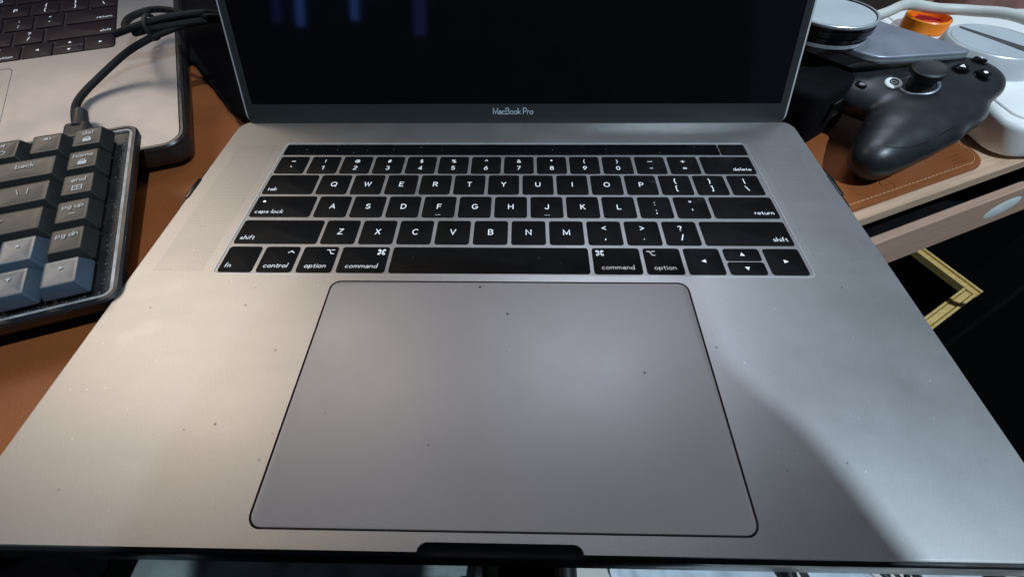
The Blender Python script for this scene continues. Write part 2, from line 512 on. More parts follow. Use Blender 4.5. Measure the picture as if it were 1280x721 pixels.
# plain upright strokes on a cap height of 1: (width, [strokes])
GLYPH = {
    'A': (.72, [[(0, 0), (.36, 1), (.72, 0)], [(.13, .34), (.59, .34)]]),
    'B': (.60, [[(0, 0), (0, 1), (.32, 1)] + _arc(.32, .76, .24, .24, 90, -90, 6) + [(0, .52), (.34, .52)] + _arc(.34, .26, .26, .26, 90, -90, 6) + [(0, 0)]]),
    'C': (.74, [_arc(.40, .5, .40, .5, 48, 312, 14)]),
    'D': (.68, [[(0, 0), (0, 1), (.24, 1)] + _arc(.24, .5, .44, .5, 90, -90, 10) + [(0, 0)]]),
    'E': (.54, [[(.54, 1), (0, 1), (0, 0), (.54, 0)], [(0, .52), (.48, .52)]]),
    'F': (.52, [[(.52, 1), (0, 1), (0, 0)], [(0, .50), (.46, .50)]]),
    'G': (.78, [_arc(.40, .5, .40, .5, 48, 335, 14) + [(.78, .46), (.44, .46)]]),
    'H': (.68, [[(0, 0), (0, 1)], [(.68, 0), (.68, 1)], [(0, .52), (.68, .52)]]),
    'I': (.02, [[(0.01, 0), (0.01, 1)]]),
    'J': (.48, [[(.48, 1), (.48, .26)] + _arc(.24, .26, .24, .26, 0, -170, 8)]),
    'K': (.62, [[(0, 0), (0, 1)], [(.58, 1), (0, .40)], [(.20, .58), (.62, 0)]]),
    'L': (.50, [[(0, 1), (0, 0), (.50, 0)]]),
    'M': (.84, [[(0, 0), (0, 1), (.42, .12), (.84, 1), (.84, 0)]]),
    'N': (.68, [[(0, 0), (0, 1), (.68, 0), (.68, 1)]]),
    'O': (.84, [_arc(.42, .5, .42, .5, 0, 360, 20)]),
    'P': (.58, [[(0, 0), (0, 1), (.30, 1)] + _arc(.30, .72, .28, .28, 90, -90, 7) + [(0, .44)]]),
    'Q': (.84, [_arc(.42, .5, .42, .5, 0, 360, 20), [(.50, .24), (.82, -.06)]]),
    'R': (.60, [[(0, 0), (0, 1), (.31, 1)] + _arc(.31, .74, .26, .26, 90, -90, 7) + [(0, .48)], [(.30, .48), (.60, 0)]]),
    'S': (.60, [_arc(.30, .755, .27, .245, 30, 270, 10) + _arc(.30, .255, .30, .255, 90, -150, 10)]),
    'T': (.62, [[(0, 1), (.62, 1)], [(.31, 1), (.31, 0)]]),
    'U': (.66, [[(0, 1), (0, .33)] + _arc(.33, .33, .33, .33, 180, 360, 10) + [(.66, 1)]]),
    'V': (.70, [[(0, 1), (.35, 0), (.70, 1)]]),
    'W': (1.02, [[(0, 1), (.25, 0), (.51, .95), (.77, 0), (1.02, 1)]]),
    'X': (.66, [[(0, 0), (.64, 1)], [(.02, 1), (.66, 0)]]),
    'Y': (.66, [[(0, 1), (.33, .46), (.66, 1)], [(.33, .46), (.33, 0)]]),
    'Z': (.62, [[(.02, 1), (.60, 1), (0, 0), (.62, 0)]]),
    '1': (.28, [[(0, .80), (.26, 1), (.26, 0)]]),
    '2': (.56, [_arc(.28, .72, .27, .28, 165, -30, 9) + [(0, 0), (.56, 0)]]),
    '3': (.56, [_arc(.27, .755, .24, .245, 160, -80, 9) + _arc(.27, .26, .28, .26, 85, -165, 10)]),
    '4': (.62, [[(.46, 0), (.46, 1), (0, .26), (.62, .26)]]),
    '5': (.56, [[(.50, 1), (.08, 1), (.04, .52)] + _arc(.26, .32, .29, .32, 130, -155, 11)]),
    '6': (.58, [_bowl(.29, .31, .29, .31), [(.46, 1), (.14, .58), (.03, .40)]]),
    '7': (.56, [[(0, 1), (.56, 1), (.16, 0)]]),
    '8': (.58, [_arc(.29, .755, .24, .245, 0, 360, 14), _arc(.29, .26, .29, .26, 0, 360, 14)]),
    '9': (.58, [_bowl(.29, .69, .29, .31), [(.55, .60), (.44, .42), (.12, 0)]]),
    '0': (.60, [_arc(.30, .5, .30, .5, 0, 360, 18)]),
    '~': (.60, [[(0, .44), (.12, .56), (.28, .54), (.42, .44), (.56, .46), (.62, .56)]]),
    '`': (.16, [[(0, 1), (.16, .78)]]),
    '!': (.04, [[(.02, 1), (.02, .32)], [(.02, .07), (.02, 0)]]),
    '@': (.92, [_arc(.46, .46, .46, .50, -50, 300, 16), _arc(.44, .46, .19, .22, 0, 360, 10), [(.64, .68), (.64, .34), (.80, .28), (.90, .40)]]),
    '#': (.70, [[(.20, 0), (.32, 1)], [(.44, 0), (.56, 1)], [(.03, .32), (.66, .32)], [(.06, .68), (.70, .68)]]),
    '$': (.56, [_arc(.28, .70, .24, .20, 30, 270, 9) + _arc(.28, .27, .27, .22, 90, -150, 9), [(.28, 1.05), (.28, -.1)]]),
    '%': (.84, [_arc(.18, .77, .17, .21, 0, 360, 10), _arc(.66, .23, .17, .21, 0, 360, 10), [(.64, 1), (.20, 0)]]),
    '^': (.52, [[(0, .55), (.26, 1), (.52, .55)]]),
    '&': (.74, [[(.74, 0), (.18, .66)] + _arc(.31, .80, .17, .19, 200, -40, 8) + [(.10, .42)] + _arc(.29, .23, .27, .24, 150, 330, 8) + [(.68, .52)]]),
    '*': (.44, [[(.22, 1), (.22, .56)], [(.03, .89), (.41, .67)], [(.41, .89), (.03, .67)]]),
    '(': (.20, [[(.20, 1.1), (.04, .75), (0, .45), (.04, .15), (.20, -.2)]]),
    ')': (.20, [[(0, 1.1), (.16, .75), (.20, .45), (.16, .15), (0, -.2)]]),
    '\u2014': (.80, [[(0, .5), (.80, .5)]]),
    '_': (.80, [[(0, .5), (.80, .5)]]),
    '-': (.46, [[(0, .5), (.46, .5)]]),
    '+': (.64, [[(0, .5), (.64, .5)], [(.32, .18), (.32, .82)]]),
    '=': (.60, [[(0, .64), (.60, .64)], [(0, .36), (.60, .36)]]),
    '{': (.30, [[(.30, 1.1), (.17, 1.05), (.14, .9), (.14, .6), (0, .45), (.14, .3), (.14, 0), (.17, -.15), (.30, -.2)]]),
    '}': (.30, [[(0, 1.1), (.13, 1.05), (.16, .9), (.16, .6), (.30, .45), (.16, .3), (.16, 0), (.13, -.15), (0, -.2)]]),
    '[': (.22, [[(.22, 1.1), (0, 1.1), (0, -.2), (.22, -.2)]]),
    ']': (.22, [[(0, 1.1), (.22, 1.1), (.22, -.2), (0, -.2)]]),
    '|': (.02, [[(.01, 1.1), (.01, -.2)]]),
    '\\': (.40, [[(0, 1.1), (.40, -.1)]]),
    '/': (.40, [[(.40, 1.1), (0, -.1)]]),
    ':': (.04, [[(.02, .68), (.02, .60)], [(.02, .08), (.02, 0)]]),
    ';': (.12, [[(.08, .68), (.08, .60)], [(.09, .08), (.02, -.18)]]),
    '"': (.30, [[(.03, 1), (.03, .70)], [(.27, 1), (.27, .70)]]),
    "'": (.04, [[(.02, 1), (.02, .70)]]),
    '<': (.58, [[(.58, .86), (0, .5), (.58, .14)]]),
    '>': (.58, [[(0, .86), (.58, .5), (0, .14)]]),
    ',': (.12, [[(.10, .10), (.02, -.18)]]),
    '.': (.05, [[(.02, .08), (.02, 0)]]),
    '?': (.50, [_arc(.25, .76, .24, .24, 170, -50, 9) + [(.25, .42), (.25, .28)], [(.25, .07), (.25, 0)]]),
    'a': (.46, [_arc(.24, .35, .21, .19, 155, 0, 8) + [(.45, 0)], _arc(.22, .155, .21, .155, 0, 360, 12)]),
    'b': (.52, [[(0, 1), (0, 0)], _arc(.27, .26, .25, .26, 0, 360, 12)]),
    'c': (.46, [_arc(.26, .26, .26, .26, 48, 312, 10)]),
    'd': (.52, [[(.52, 1), (.52, 0)], _arc(.25, .26, .25, .26, 0, 360, 12)]),
    'e': (.52, [[(.02, .27), (.52, .27)] + _arc(.26, .26, .26, .26, 5, 315, 12)]),
    'f': (.32, [[(.32, .97), (.22, 1), (.12, .90), (.12, 0)], [(0, .54), (.28, .54)]]),
    'g': (.52, [[(.52, .52), (.52, -.06)] + _arc(.26, -.06, .26, .22, 0, -150, 8), _arc(.26, .26, .25, .26, 0, 360, 12)]),
    'h': (.46, [[(0, 1), (0, 0)], [(0, .28)] + _arc(.23, .29, .23, .24, 180, 0, 8) + [(.46, 0)]]),
    'i': (.04, [[(.02, .54), (.02, 0)], [(.02, .80), (.02, .74)]]),
    'k': (.44, [[(0, 1), (0, 0)], [(.40, .54), (0, .18)], [(.14, .30), (.44, 0)]]),
    'l': (.04, [[(.02, 1), (.02, 0)]]),
    'm': (.78, [[(0, .54), (0, 0)], [(0, .30)] + _arc(.195, .30, .195, .23, 180, 0, 7) + [(.39, 0)], [(.39, .30)] + _arc(.585, .30, .195, .23, 180, 0, 7) + [(.78, 0)]]),
    'n': (.46, [[(0, .54), (0, 0)], [(0, .28)] + _arc(.23, .29, .23, .24, 180, 0, 8) + [(.46, 0)]]),
    'o': (.54, [_arc(.27, .26, .27, .27, 0, 360, 14)]),
    'p': (.52, [[(0, .54), (0, -.26)], _arc(.27, .26, .25, .26, 0, 360, 12)]),
    'r': (.28, [[(0, .54), (0, 0)], [(0, .30), (.06, .44), (.16, .52), (.28, .53)]]),
    's': (.42, [_arc(.21, .40, .18, .13, 30, 270, 8) + _arc(.21, .14, .20, .14, 90, -150, 8)]),
    't': (.32, [[(.13, .74), (.13, .10), (.20, 0), (.32, .01)], [(0, .54), (.30, .54)]]),
    'u': (.46, [[(0, .54), (0, .23)] + _arc(.23, .23, .23, .23, 180, 360, 8), [(.46, .54), (.46, 0)]]),
}


def put_text(mb, s, x, y, size, anchor='c', weight=0.115, z=0.0, slant=0.0, base=False, gap=0.20):
    """stroke lettering, size = cap height in mm; anchor c, l, r; base: y is the baseline, else the middle of the cap height"""
    pen = 0.0
    strokes = []
    for ch in s:
        if ch == ' ':
            pen += 0.34
            continue
        wd, st = GLYPH[ch]
        for q in st:
            strokes.append([(pen + a + slant * b, b) for a, b in q])
        pen += wd + gap
    pen -= gap
    ox = x - (0 if anchor == 'l' else pen * size if anchor == 'r' else pen * size / 2)
    oy = y if base else y - size / 2
    for q in strokes:
        polyline(mb, [(ox + a * size, oy + b * size) for a, b in q], weight * size, z)


def polyline(mb, pts, wd, z=0.0):
    """one flat ribbon of width wd along pts, mitred at the bends"""
    P = [Vector(p) for p in pts]
    P = [p for k, p in enumerate(P) if k == 0 or (p - P[k - 1]).length > 1e-5]
    closed = len(P) > 3 and (P[0] - P[-1]).length < 1e-4
    n = len(P)
    L_, R_ = [], []
    for k in range(n):
        if closed:
            a = P[k - 1] if k else P[-2]
            b = P[k + 1] if k < n - 1 else P[1]
        else:
            a, b = P[max(k - 1, 0)], P[min(k + 1, n - 1)]
        d1 = (P[k] - a).normalized() if (P[k] - a).length > 1e-6 else (b - P[k]).normalized()
        d2 = (b - P[k]).normalized() if (b - P[k]).length > 1e-6 else d1
        m = Vector((-(d1.y + d2.y), d1.x + d2.x))
        if m.length < 0.25:
            m = Vector((-d1.y, d1.x))
        m.normalize()
        c = max(0.45, m.dot(Vector((-d1.y, d1.x))))
        off = m * (wd / 2 / c)
        p = P[k].copy()
        if not closed and k == 0:
            p -= d2 * wd * 0.3
        if not closed and k == n - 1:
            p += d1 * wd * 0.3
        L_.append(p + off)
        R_.append(p - off)
    dz = 0.0022 * (len(mb.f) % 5)
    mb.add([(p.x, p.y, z + dz) for p in L_] + [(p.x, p.y, z + dz) for p in R_], [(n + k, n + k + 1, k + 1, k) for k in range(n - 1)])


def tri(mb, x, y, s, d, z=0.0):
    a = {'r': 0, 'u': 90, 'l': 180, 'd': 270}[d]
    mb.add([(x + s * math.cos(R(a + k)), y + s * math.sin(R(a + k)), z) for k in (0, 125, 235)], [(0, 1, 2)])


def ring2d(mb, x, y, r, wd, z=0.0, a0=0, a1=360, n=10):
    polyline(mb, [(x + r * math.cos(R(a0 + (a1 - a0) * k / n)), y + r * math.sin(R(a0 + (a1 - a0) * k / n))) for k in range(n + 1)], wd, z)


def command_sign(mb, x, y, s, wd, z=0.0):
    a = s * 0.28
    polyline(mb, [(x - a, y - a), (x + a, y - a), (x + a, y + a), (x - a, y + a), (x - a, y - a)], wd, z)
    for sx in (-1, 1):
        for sy in (-1, 1):
            ring2d(mb, x + sx * 1.75 * a, y + sy * 1.75 * a, a * 0.75, wd, z)


def option_sign(mb, x, y, s, wd, z=0.0):
    polyline(mb, [(x - s * .6, y + s * .4), (x - s * .2, y + s * .4), (x + s * .2, y - s * .4), (x + s * .6, y - s * .4)], wd, z)
    polyline(mb, [(x + s * .12, y + s * .4), (x + s * .6, y + s * .4)], wd, z)


def plate_with_holes(name, outer, holes, z0, z1):
    """flat plate with holes, sides included; outlines in mm"""
    bm = bmesh.new()
    loops = []
    for pts in [outer] + holes:
        vs = [bm.verts.new((x * MM, y * MM, z1 * MM)) for x, y in pts]
        es = [bm.edges.new((vs[i], vs[(i + 1) % len(vs)])) for i in range(len(vs))]
        loops.append((vs, es))
    bmesh.ops.triangle_fill(bm, use_beauty=True, use_dissolve=False, edges=[e for l in loops for e in l[1]])
    for f in bm.faces:
        if f.normal.z < 0:
            f.normal_flip()
    for (vs, es), pts in zip(loops, [outer] + holes):
        lo = [bm.verts.new((x * MM, y * MM, z0 * MM)) for x, y in pts]
        for i in range(len(vs)):
            j = (i + 1) % len(vs)
            bm.faces.new((vs[i], lo[i], lo[j], vs[j]))
    bmesh.ops.recalc_face_normals(bm, faces=bm.faces)
    me = bpy.data.meshes.new(name)
    bm.to_mesh(me)
    bm.free()
    return me


# desk directions: the desk stands turned 23.5 degrees against the laptop
TH = R(23.5)


def D(u, v):
    return (u * math.cos(TH) - v * math.sin(TH), u * math.sin(TH) + v * math.cos(TH))


# ================================================================== setting
fl = MB()
fl.add([(-6000, -6000, 0), (6000, -6000, 0), (6000, 6000, 0), (-6000, 6000, 0)], [(0, 1, 2, 3)])
floor = obj('floor', fl, M['floor'], loc=V(0, 0, -768), sm=False)
tag(floor, kind='structure')

# ------------------------------------------------------------------ desk
MAT_Z = -18.0
desk = thing('desk', 'wooden desk with an open drawer under its front edge', 'desk', (0, 0, -768), (0, 0, TH))
DZ = 768.0
obj('desktop', MB().slab([(900, 800), (-900, 800), (-900, 79), (900, 79)], DZ - 27.5, DZ - 20.2, 0.6, 0, 1), M['wood'], desk)
dr = obj('drawer', MB().slab([(474, 80), (-20, 80), (-20, 74), (474, 74)], DZ - 80, DZ - 46, 0.8, 0, 1), M['wood2'], desk)
st = MB()
st.lathe([(0.4, 0.12), (13, 0.1), (13.4, 0)], 28)
o = obj('sticker', st, M['sticker'], dr, loc=L(415, 73.9, DZ - 63), rot=(R(90), 0, 0))
o.scale = (1.35, 0.62, 1)
body = MB()
body.box(-14, 468, 80.4, 420, DZ - 79, DZ - 73)
body.box(-14, -6, 80.4, 420, DZ - 72.6, DZ - 50)
body.box(460, 468, 80.4, 420, DZ - 72.6, DZ - 50)
obj('drawer_tray', body, M['darkcloth'], dr)
for (x, y) in ((-870, 110), (870, 110), (-870, 770), (870, 770)):
    obj('leg', MB().box(x - 25, x + 25, y - 25, y + 25, 0, DZ - 27.7, 1), M['black'], desk)

# ------------------------------------------------------------------ leather desk mat
dm = thing('desk_mat', 'tan leather desk mat with stitched edge under the grey laptop', 'desk mat', (0, 0, MAT_Z), (0, 0, TH))
U0, U1, V0, V1 = -560, 370, 85, 440
obj('leather_sheet', MB().slab(rrect(U1 - U0, V1 - V0, 18, 8, (U0 + U1) / 2, (V0 + V1) / 2), -2.1, 0, 0.9, 0, 3), M['mat'], dm)
sb = MB()
x = 60.0
while x < U1 - 16:                      # front run, only where it shows
    sb.tube([(x, V0 + 4.2, 0.0), (x + 1.3, V0 + 4.1, 0.28), (x + 2.6, V0 + 4.2, 0.0)], 0.33, 6, sub=2)
    x += 3.4
y = V0 + 16
while y < V1 - 18:
    sb.tube([(U1 - 4.2, y, 0.0), (U1 - 4.1, y + 1.3, 0.28), (U1 - 4.2, y + 2.6, 0.0)], 0.33, 6, sub=2)
    y += 3.4
for k in range(8):
    a = R(-90 + 90 * (k + 0.3) / 8)
    b = R(-90 + 90 * (k + 0.95) / 8)
    c = (U1 - 18, V0 + 18)
    sb.tube([(c[0] + 13.8 * math.cos(a), c[1] + 13.8 * math.sin(a), 0), (c[0] + 13.9 * math.cos((a + b) / 2), c[1] + 13.9 * math.sin((a + b) / 2), 0.28), (c[0] + 13.8 * math.cos(b), c[1] + 13.8 * math.sin(b), 0)], 0.33, 6, sub=2)
tag(obj('stitching', sb, M['thread'], dm), kind='stuff')
em = MB()
em.lathe([(4.6, 0.05), (4.4, 0.32), (3.8, 0.34), (3.6, 0.08)], 28, cap=False)
em.box(-1.6, 1.6, -0.5, 0.5, 0.02, 0.3, 0.1)
eu = 225.8 * math.cos(TH) + 201.9 * math.sin(TH)
ev = -225.8 * math.sin(TH) + 201.9 * math.cos(TH)
obj('embossed_emblem', em, M['mat'], dm, loc=L(eu, ev - 1, 0))
et = MB()
for (u, v, n) in ((0, 0, 6), (2.5, -3.0, 5), (0.5, -6.0, 6)):
    for k in range(n):
        et.box(u + k * 2.4, u + k * 2.4 + 1.5, v, v + 1.5 * (0.6 + 0.4 * ((k * 7) % 3) / 2), 0.0, 0.28, 0.1)
eu = 271.4 * math.cos(TH) + 224.7 * math.sin(TH)
ev = -271.4 * math.sin(TH) + 224.7 * math.cos(TH)
tag(obj('embossed_lines', et, M['mat'], dm, loc=L(eu + 4, ev, 0)), kind='stuff')

# ================================================================== the laptop
lap = thing('laptop', 'open grey laptop in a black shell with its screen dark, centre of the photo', 'laptop', (0, 0, 0))
HW, DEP = 174.65, 240.7


def deck_outline(w=HW, y0=0.0, y1=239.6, grow=0.0, notch=True):
    r = 9.0
    pts = []
    for i in range(9):                                   # back right
        a = R(90 * i / 8)
        pts.append((w - r + r * math.cos(a), y1 + 1.6 - r + r * math.sin(a)))
    pts += [(135, y1 + 1.6), (134.4, y1), (-134.4, y1), (-135, y1 + 1.6)]
    for i in range(9):
        a = R(90 + 90 * i / 8)
        pts.append((-w + r + r * math.cos(a), y1 + 1.6 - r + r * math.sin(a)))
    for i in range(9):
        a = R(180 + 90 * i / 8)
        pts.append((-w + r + r * math.cos(a), y0 + r + r * math.sin(a)))
    if notch:                                            # finger scoop
        for i in range(7):
            a = R(90 * i / 6)
            pts.append((-25.4 + 3.2 * (1 - math.cos(a)), y0 + 2.7 * math.sin(a)))
        for i in range(7):
            a = R(90 - 90 * i / 6)
            pts.append((25.4 - 3.2 * (1 - math.cos(a)), y0 + 2.7 * math.sin(a)))
    for i in range(9):
        a = R(270 + 90 * i / 8)
        pts.append((w - r + r * math.cos(a), y0 + r + r * math.sin(a)))
    return pts


KX0, KX1, KY0, KY1 = -137.6, 138.6, 111.2, 216.8
WELL = rrect(KX1 - KX0, KY1 - KY0, 2.6, 6, (KX0 + KX1) / 2, (KY0 + KY1) / 2)
TPX, TPY0, TPY1 = 80.4, 5.4, 107.5
TPH = rrect(2 * TPX, TPY1 - TPY0, 4.6, 8, 0, (TPY0 + TPY1) / 2)
top = plate_with_holes('top_case', deck_outline(), [WELL, TPH], -3.4, 0.0)
obj('top_case', top, M['deck'], lap)
# bright chamfer round the keyboard well
ch = MB()
ch.loft([[(x, y, 0.012) for x, y in inset(WELL, -0.35)], [(x, y, 0.03) for x, y in WELL], [(x, y, -0.5) for x, y in inset(WELL, 0.12)]], False, False)
ce = MB()
do = deck_outline()
ce.loft([[(x, y, 0.015) for x, y in inset(do, 0.55)], [(x, y, -0.12) for x, y in inset(do, 0.16)], [(x, y, -0.6) for x, y in inset(do, -0.02)]], False, False)
obj('edge_chamfer', ce, M['rim'], lap)
obj('keyboard_rim', ch, M['rim'], lap)
obj('keyboard_plate', MB().slab(inset(WELL, 0.02), -2.6, -0.35), M['web'], lap)
obj('trackpad_gap', MB().slab(inset(TPH, -0.2), -3.3, -1.6), M['gap'], lap)
obj('trackpad', MB().slab(inset(TPH, 0.62), -1.55, -0.12, 0.22, 0, 2), M['pad'], lap)

shell = obj('shell_case', MB().slab(rrect(2 * HW + 2.4, DEP + 2.6, 10, 8, 0, DEP / 2 + 0.1), -17.95, -3.2, 0.9, 2.2, 3), M['shell'], lap)
for (x, y) in ((-1, 173.5), (1, 177), (-1, 30), (1, 30)):
    if y < 100:
        continue
    c = MB()
    c.slab(rrect(2.2, 17, 1.0, 4), -6.5, 0.55, 0.4, 0, 2)
    c.slab(rrect(2.0, 34, 0.9, 4), -6.5, -0.6, 0.3, 0, 2)
    obj('clip', c, M['shell'], shell, loc=L(x * (HW + 0.7), y, 0))
obj('finger_scoop', MB().slab(rrect(49.6, 3.0, 1.2, 5, 0, 2.4), -15, -3.3), M['gap'], lap)

# ---- keys
ROWS = [(112.4, 129.0), (131.0, 147.9), (150.4, 167.0), (168.9, 185.6), (187.1, 203.2)]
P = 18.8
G = 1.75
_keymesh = {}


def key_mesh(wd, h, r=1.5):
    k = (round(wd, 2), round(h, 2))
    if k not in _keymesh:
        me = MB().slab(rrect(wd, h, r, 4), -1.6, -0.05, 0.22, 0, 2).mesh('key')
        smooth(me)
        _keymesh[k] = me
    return _keymesh[k]


def lap_key(x0, x1, y0, y1, legend=None):
    k = obj('key', key_mesh(x1 - x0, y1 - y0), M['key'], lap, loc=L((x0 + x1) / 2, (y0 + y1) / 2, random.uniform(-0.03, 0.03)))
    if legend:
        mb = MB()
        legend(mb, x1 - x0, y1 - y0)
        obj('legend', mb, M['print'], k, sm=False)
    return k


def letter(c):
    def f(mb, wd, h):
        put_text(mb, c, 0, 0.1, 3.5, 'c', 0.135, 0.03)
        if c in 'FJ':
            polyline(mb, [(-1.4, -h / 2 + 1.9), (1.4, -h / 2 + 1.9)], 0.16, 0.03)
    return f


def double(up, dn):
    def f(mb, wd, h):
        if dn.isdigit():
            put_text(mb, dn, 0, -2.9, 3.1, 'c', 0.14, 0.03)
            put_text(mb, up, 0, 3.5, 2.7, 'c', 0.13, 0.03)
        else:
            put_text(mb, dn, 0, -3.0, 3.2, 'c', 0.15, 0.03)
            put_text(mb, up, 0, 3.3, 3.2, 'c', 0.14, 0.03)
    return f


def word(s, a, sign=None, slant=0.0):
    def f(mb, wd, h):
        y = -h / 2 + 2.9
        xx = -wd / 2 + 2.4 if a == 'l' else wd / 2 - 2.4 if a == 'r' else 0
        put_text(mb, s, xx, y, 2.75, a, 0.105, 0.03, slant, base=True, gap=0.23)
        if sign:
            side = 1 if sign[1] == 'r' else -1
            X, Y = side * (wd / 2 - 3.6), h / 2 - 3.5
            if sign[0] == 'cmd':
                command_sign(mb, X, Y, 2.4, 0.38, 0.03)
            elif sign[0] == 'opt':
                option_sign(mb, X, Y, 3.1, 0.40, 0.03)
            else:
                polyline(mb, [(X - 1.4, Y - 0.8), (X, Y + 0.5), (X + 1.4, Y - 0.8)], 0.40, 0.03)
    return f


def arrow(d):
    def f(mb, wd, h):
        tri(mb, 0, 0, 1.35, d, 0.03)
    return f


XL, XR = -136.1, 137.1
r5, r4, r3, r2, r1 = ROWS
x = XL
for up, dn in zip('~!@#$%^&*()_+', '`1234567890-='):
    if up == '_':
        up = '\u2014'
    lap_key(x, x + P - G, *r1, legend=double(up, dn))
    x += P
lap_key(x, XR, *r1, legend=word('delete', 'r'))
lap_key(XL, -108.4, *r2, legend=word('tab', 'l', slant=0.12))
x = -106.7
for c in 'QWERTYUIOP':
    lap_key(x, x + P - G, *r2, legend=letter(c))
    x += P
for up, dn in ('{[', '}]', '|\\'):
    lap_key(x, min(x + P - G, XR), *r2, legend=double(up, dn))
    x += P
k = lap_key(XL, -104.2, *r3, legend=word('caps lock', 'l', slant=0.12))
obj('caps_light', MB().lathe([(0.7, 0.0), (0.3, 0.1)], 14), M['led'], k, loc=L(-31.9 / 2 + 4.4, 3.9, -0.03))
x = -102.4
for c in 'ASDFGHJKL':
    lap_key(x, x + P - G, *r3, legend=letter(c))
    x += P
for up, dn in (':;', '"\''):
    lap_key(x, x + P - G, *r3, legend=double(up, dn))
    x += P
lap_key(x, XR, *r3, legend=word('return', 'r'))
lap_key(XL, -94.8, *r4, legend=word('shift', 'l', slant=0.12))
x = -93.2
for c in 'ZXCVBNM':
    lap_key(x, x + P - G, *r4, legend=letter(c))
    x += P
for up, dn in ('<,', '>.', '?/'):
    lap_key(x, x + P - G, *r4, legend=double(up, dn))
    x += P
lap_key(x, XR, *r4, legend=word('shift', 'r'))
lap_key(XL, -119.9, *r5, legend=word('fn', 'l', slant=0.12))
lap_key(-118.1, -101.2, *r5, legend=word('control', 'c', ('ctl', 'r'), 0.1))
lap_key(-99.3, -82.4, *r5, legend=word('option', 'c', ('opt', 'r'), 0.08))
lap_key(-80.5, -57.6, *r5, legend=word('command', 'c', ('cmd', 'r'), 0.06))
lap_key(-55.9, 37.7, *r5)
lap_key(39.4, 61.9, *r5, legend=word('command', 'c', ('cmd', 'l')))
lap_key(63.6, 81.0, *r5, legend=word('option', 'c', ('opt', 'l')))
lap_key(82.7, 99.6, *r5, legend=arrow('l'))
ym = (r5[0] + r5[1]) / 2
lap_key(101.4, 118.4, ym + 0.35, r5[1], legend=arrow('u'))
lap_key(101.4, 118.4, r5[0], ym - 0.35, legend=arrow('d'))
lap_key(120.2, XR, *r5, legend=arrow('r'))
obj('touch_strip', MB().slab(rrect(121.7 - XL + 0.45, 10.6, 0.9, 4, (XL - 0.45 + 121.7) / 2, 210.4), -1.6, -0.06, 0.15, 0, 1), M['touch'], lap)
obj('power_key', MB().slab(rrect(15.3, 10.6, 0.9, 4, 129.9, 210.4), -1.6, -0.1, 0.2, 0, 2), M['key'], lap)

# ---- lid
LA = R(112 - 90)
lid = obj('lid', MB().slab(rrect(2 * 170.8, 236.4, 5.5, 8, 0, 118 - 1.2), -4.6, -0.5, 0.5, 1.5, 3), M['rim'], lap,
          loc=L(0, 239.6, 1.2), rot=(R(90) - LA, 0, 0))
GO = rrect(2 * 169.6, 235.4, 4.6, 8, 0, 118 - 1.9)
obj('bezel', MB().slab(GO, -0.8, -0.2, 0.2, 0, 2), M['bezel'], lid)
obj('display', MB().slab(rrect(2 * 165.2, 207.5, 0.4, 2, 0, 10.2 + 207.5 / 2), -0.4, -0.185), M['glass'], lid)
tx = MB()
put_text(tx, 'MacBook Pro', 0, 6.0, 3.5, 'c', 0.12, -0.17, gap=0.17)
obj('lettering', tx, M['logo'], lid, sm=False)
hg = MB()
hg.tube([(-133.9, 241.6, -1.6), (133.9, 241.6, -1.6)], 2.6, 16, smooth=False)
obj('hinge', hg, M['black'], lap)

# ================================================================== second laptop, behind left
q2 = (R(9.409), R(0.833), R(22.874))
lap2 = thing('laptop', 'silver laptop with black keyboard in a smoky bumper, at the left edge of the photo', 'laptop', (-204.65, 218.38, 1.15), q2)
W2, D2 = 355.7, 248.1
O2 = rrect(W2, D2, 10, 8, -W2 / 2, D2 / 2)
KW = rrect(279.5, 115, 3.2, 6, -38 - 279.5 / 2, 112 + 57.5)
TP2 = rrect(160.0, 98.0, 4, 6, -W2 / 2, 6 + 49)
obj('top_case', plate_with_holes('top_case', O2, [KW, TP2], -3.0, 0.0), M['silver'], lap2)
obj('keyboard_well', MB().slab(inset(KW, -0.1), -2.9, -1.0), M['l2well'], lap2)
obj('trackpad_gap', MB().slab(inset(TP2, -0.1), -2.9, -1.4), M['gap'], lap2)
obj('trackpad', MB().slab(inset(TP2, 0.35), -1.4, -0.05, 0.12, 0, 1), M['silver'], lap2)
bump = obj('bumper_case', MB().slab(rrect(W2 + 7, D2 + 7, 13, 8, -W2 / 2, D2 / 2), -16.5, -3.1, 0.8, 7, 3), M['smoke'], lap2)
rim = MB()
rr_o, rr_i = rrect(W2 + 7, D2 + 7, 13, 8, -W2 / 2, D2 / 2), rrect(W2 + 0.8, D2 + 0.8, 10.3, 8, -W2 / 2, D2 / 2)
rim.loft([[(x, y, -3.0) for x, y in rr_o], [(x, y, -0.6) for x, y in rr_o], [(x, y, 0.5) for x, y in inset(rr_o, 1.1)], [(x, y, 0.5) for x, y in inset(rr_i, -0.6)], [(x, y, -2.9) for x, y in rr_i]], False, False)
obj('bumper_rim', rim, M['smoke'], bump)
for i, (y, ln) in enumerate(((64, 10), (86, 9), (104, 7), (122, 12), (150, 14), (176, 9))):
    pm = MB().slab(rrect(1.0, ln, 0.45, 3), -0.4, 0.62, 0.1, 0, 1)
    obj('port_slot', pm, M['gap'], bump, loc=L(2.3, y, 0))


def key2(xr, wd, row, mk=None):
    y0 = 113.2 + row * 18.6
    h = 16.9
    k = obj('key', key_mesh(wd, h), M['l2key'], lap2, loc=L(xr - wd / 2, y0 + h / 2, 0.0))
    if mk:
        mb = MB()
        mk(mb, wd, h)
        obj('legend', mb, M['print'], k, sm=False)


def ud(mb, wd, h):
    tri(mb, 0, 4.2, 1.35, 'u', 0.03)
    tri(mb, 0, -4.2, 1.35, 'd', 0.03)
    polyline(mb, [(-wd / 2, 0), (wd / 2, 0)], 0.05, -0.03)


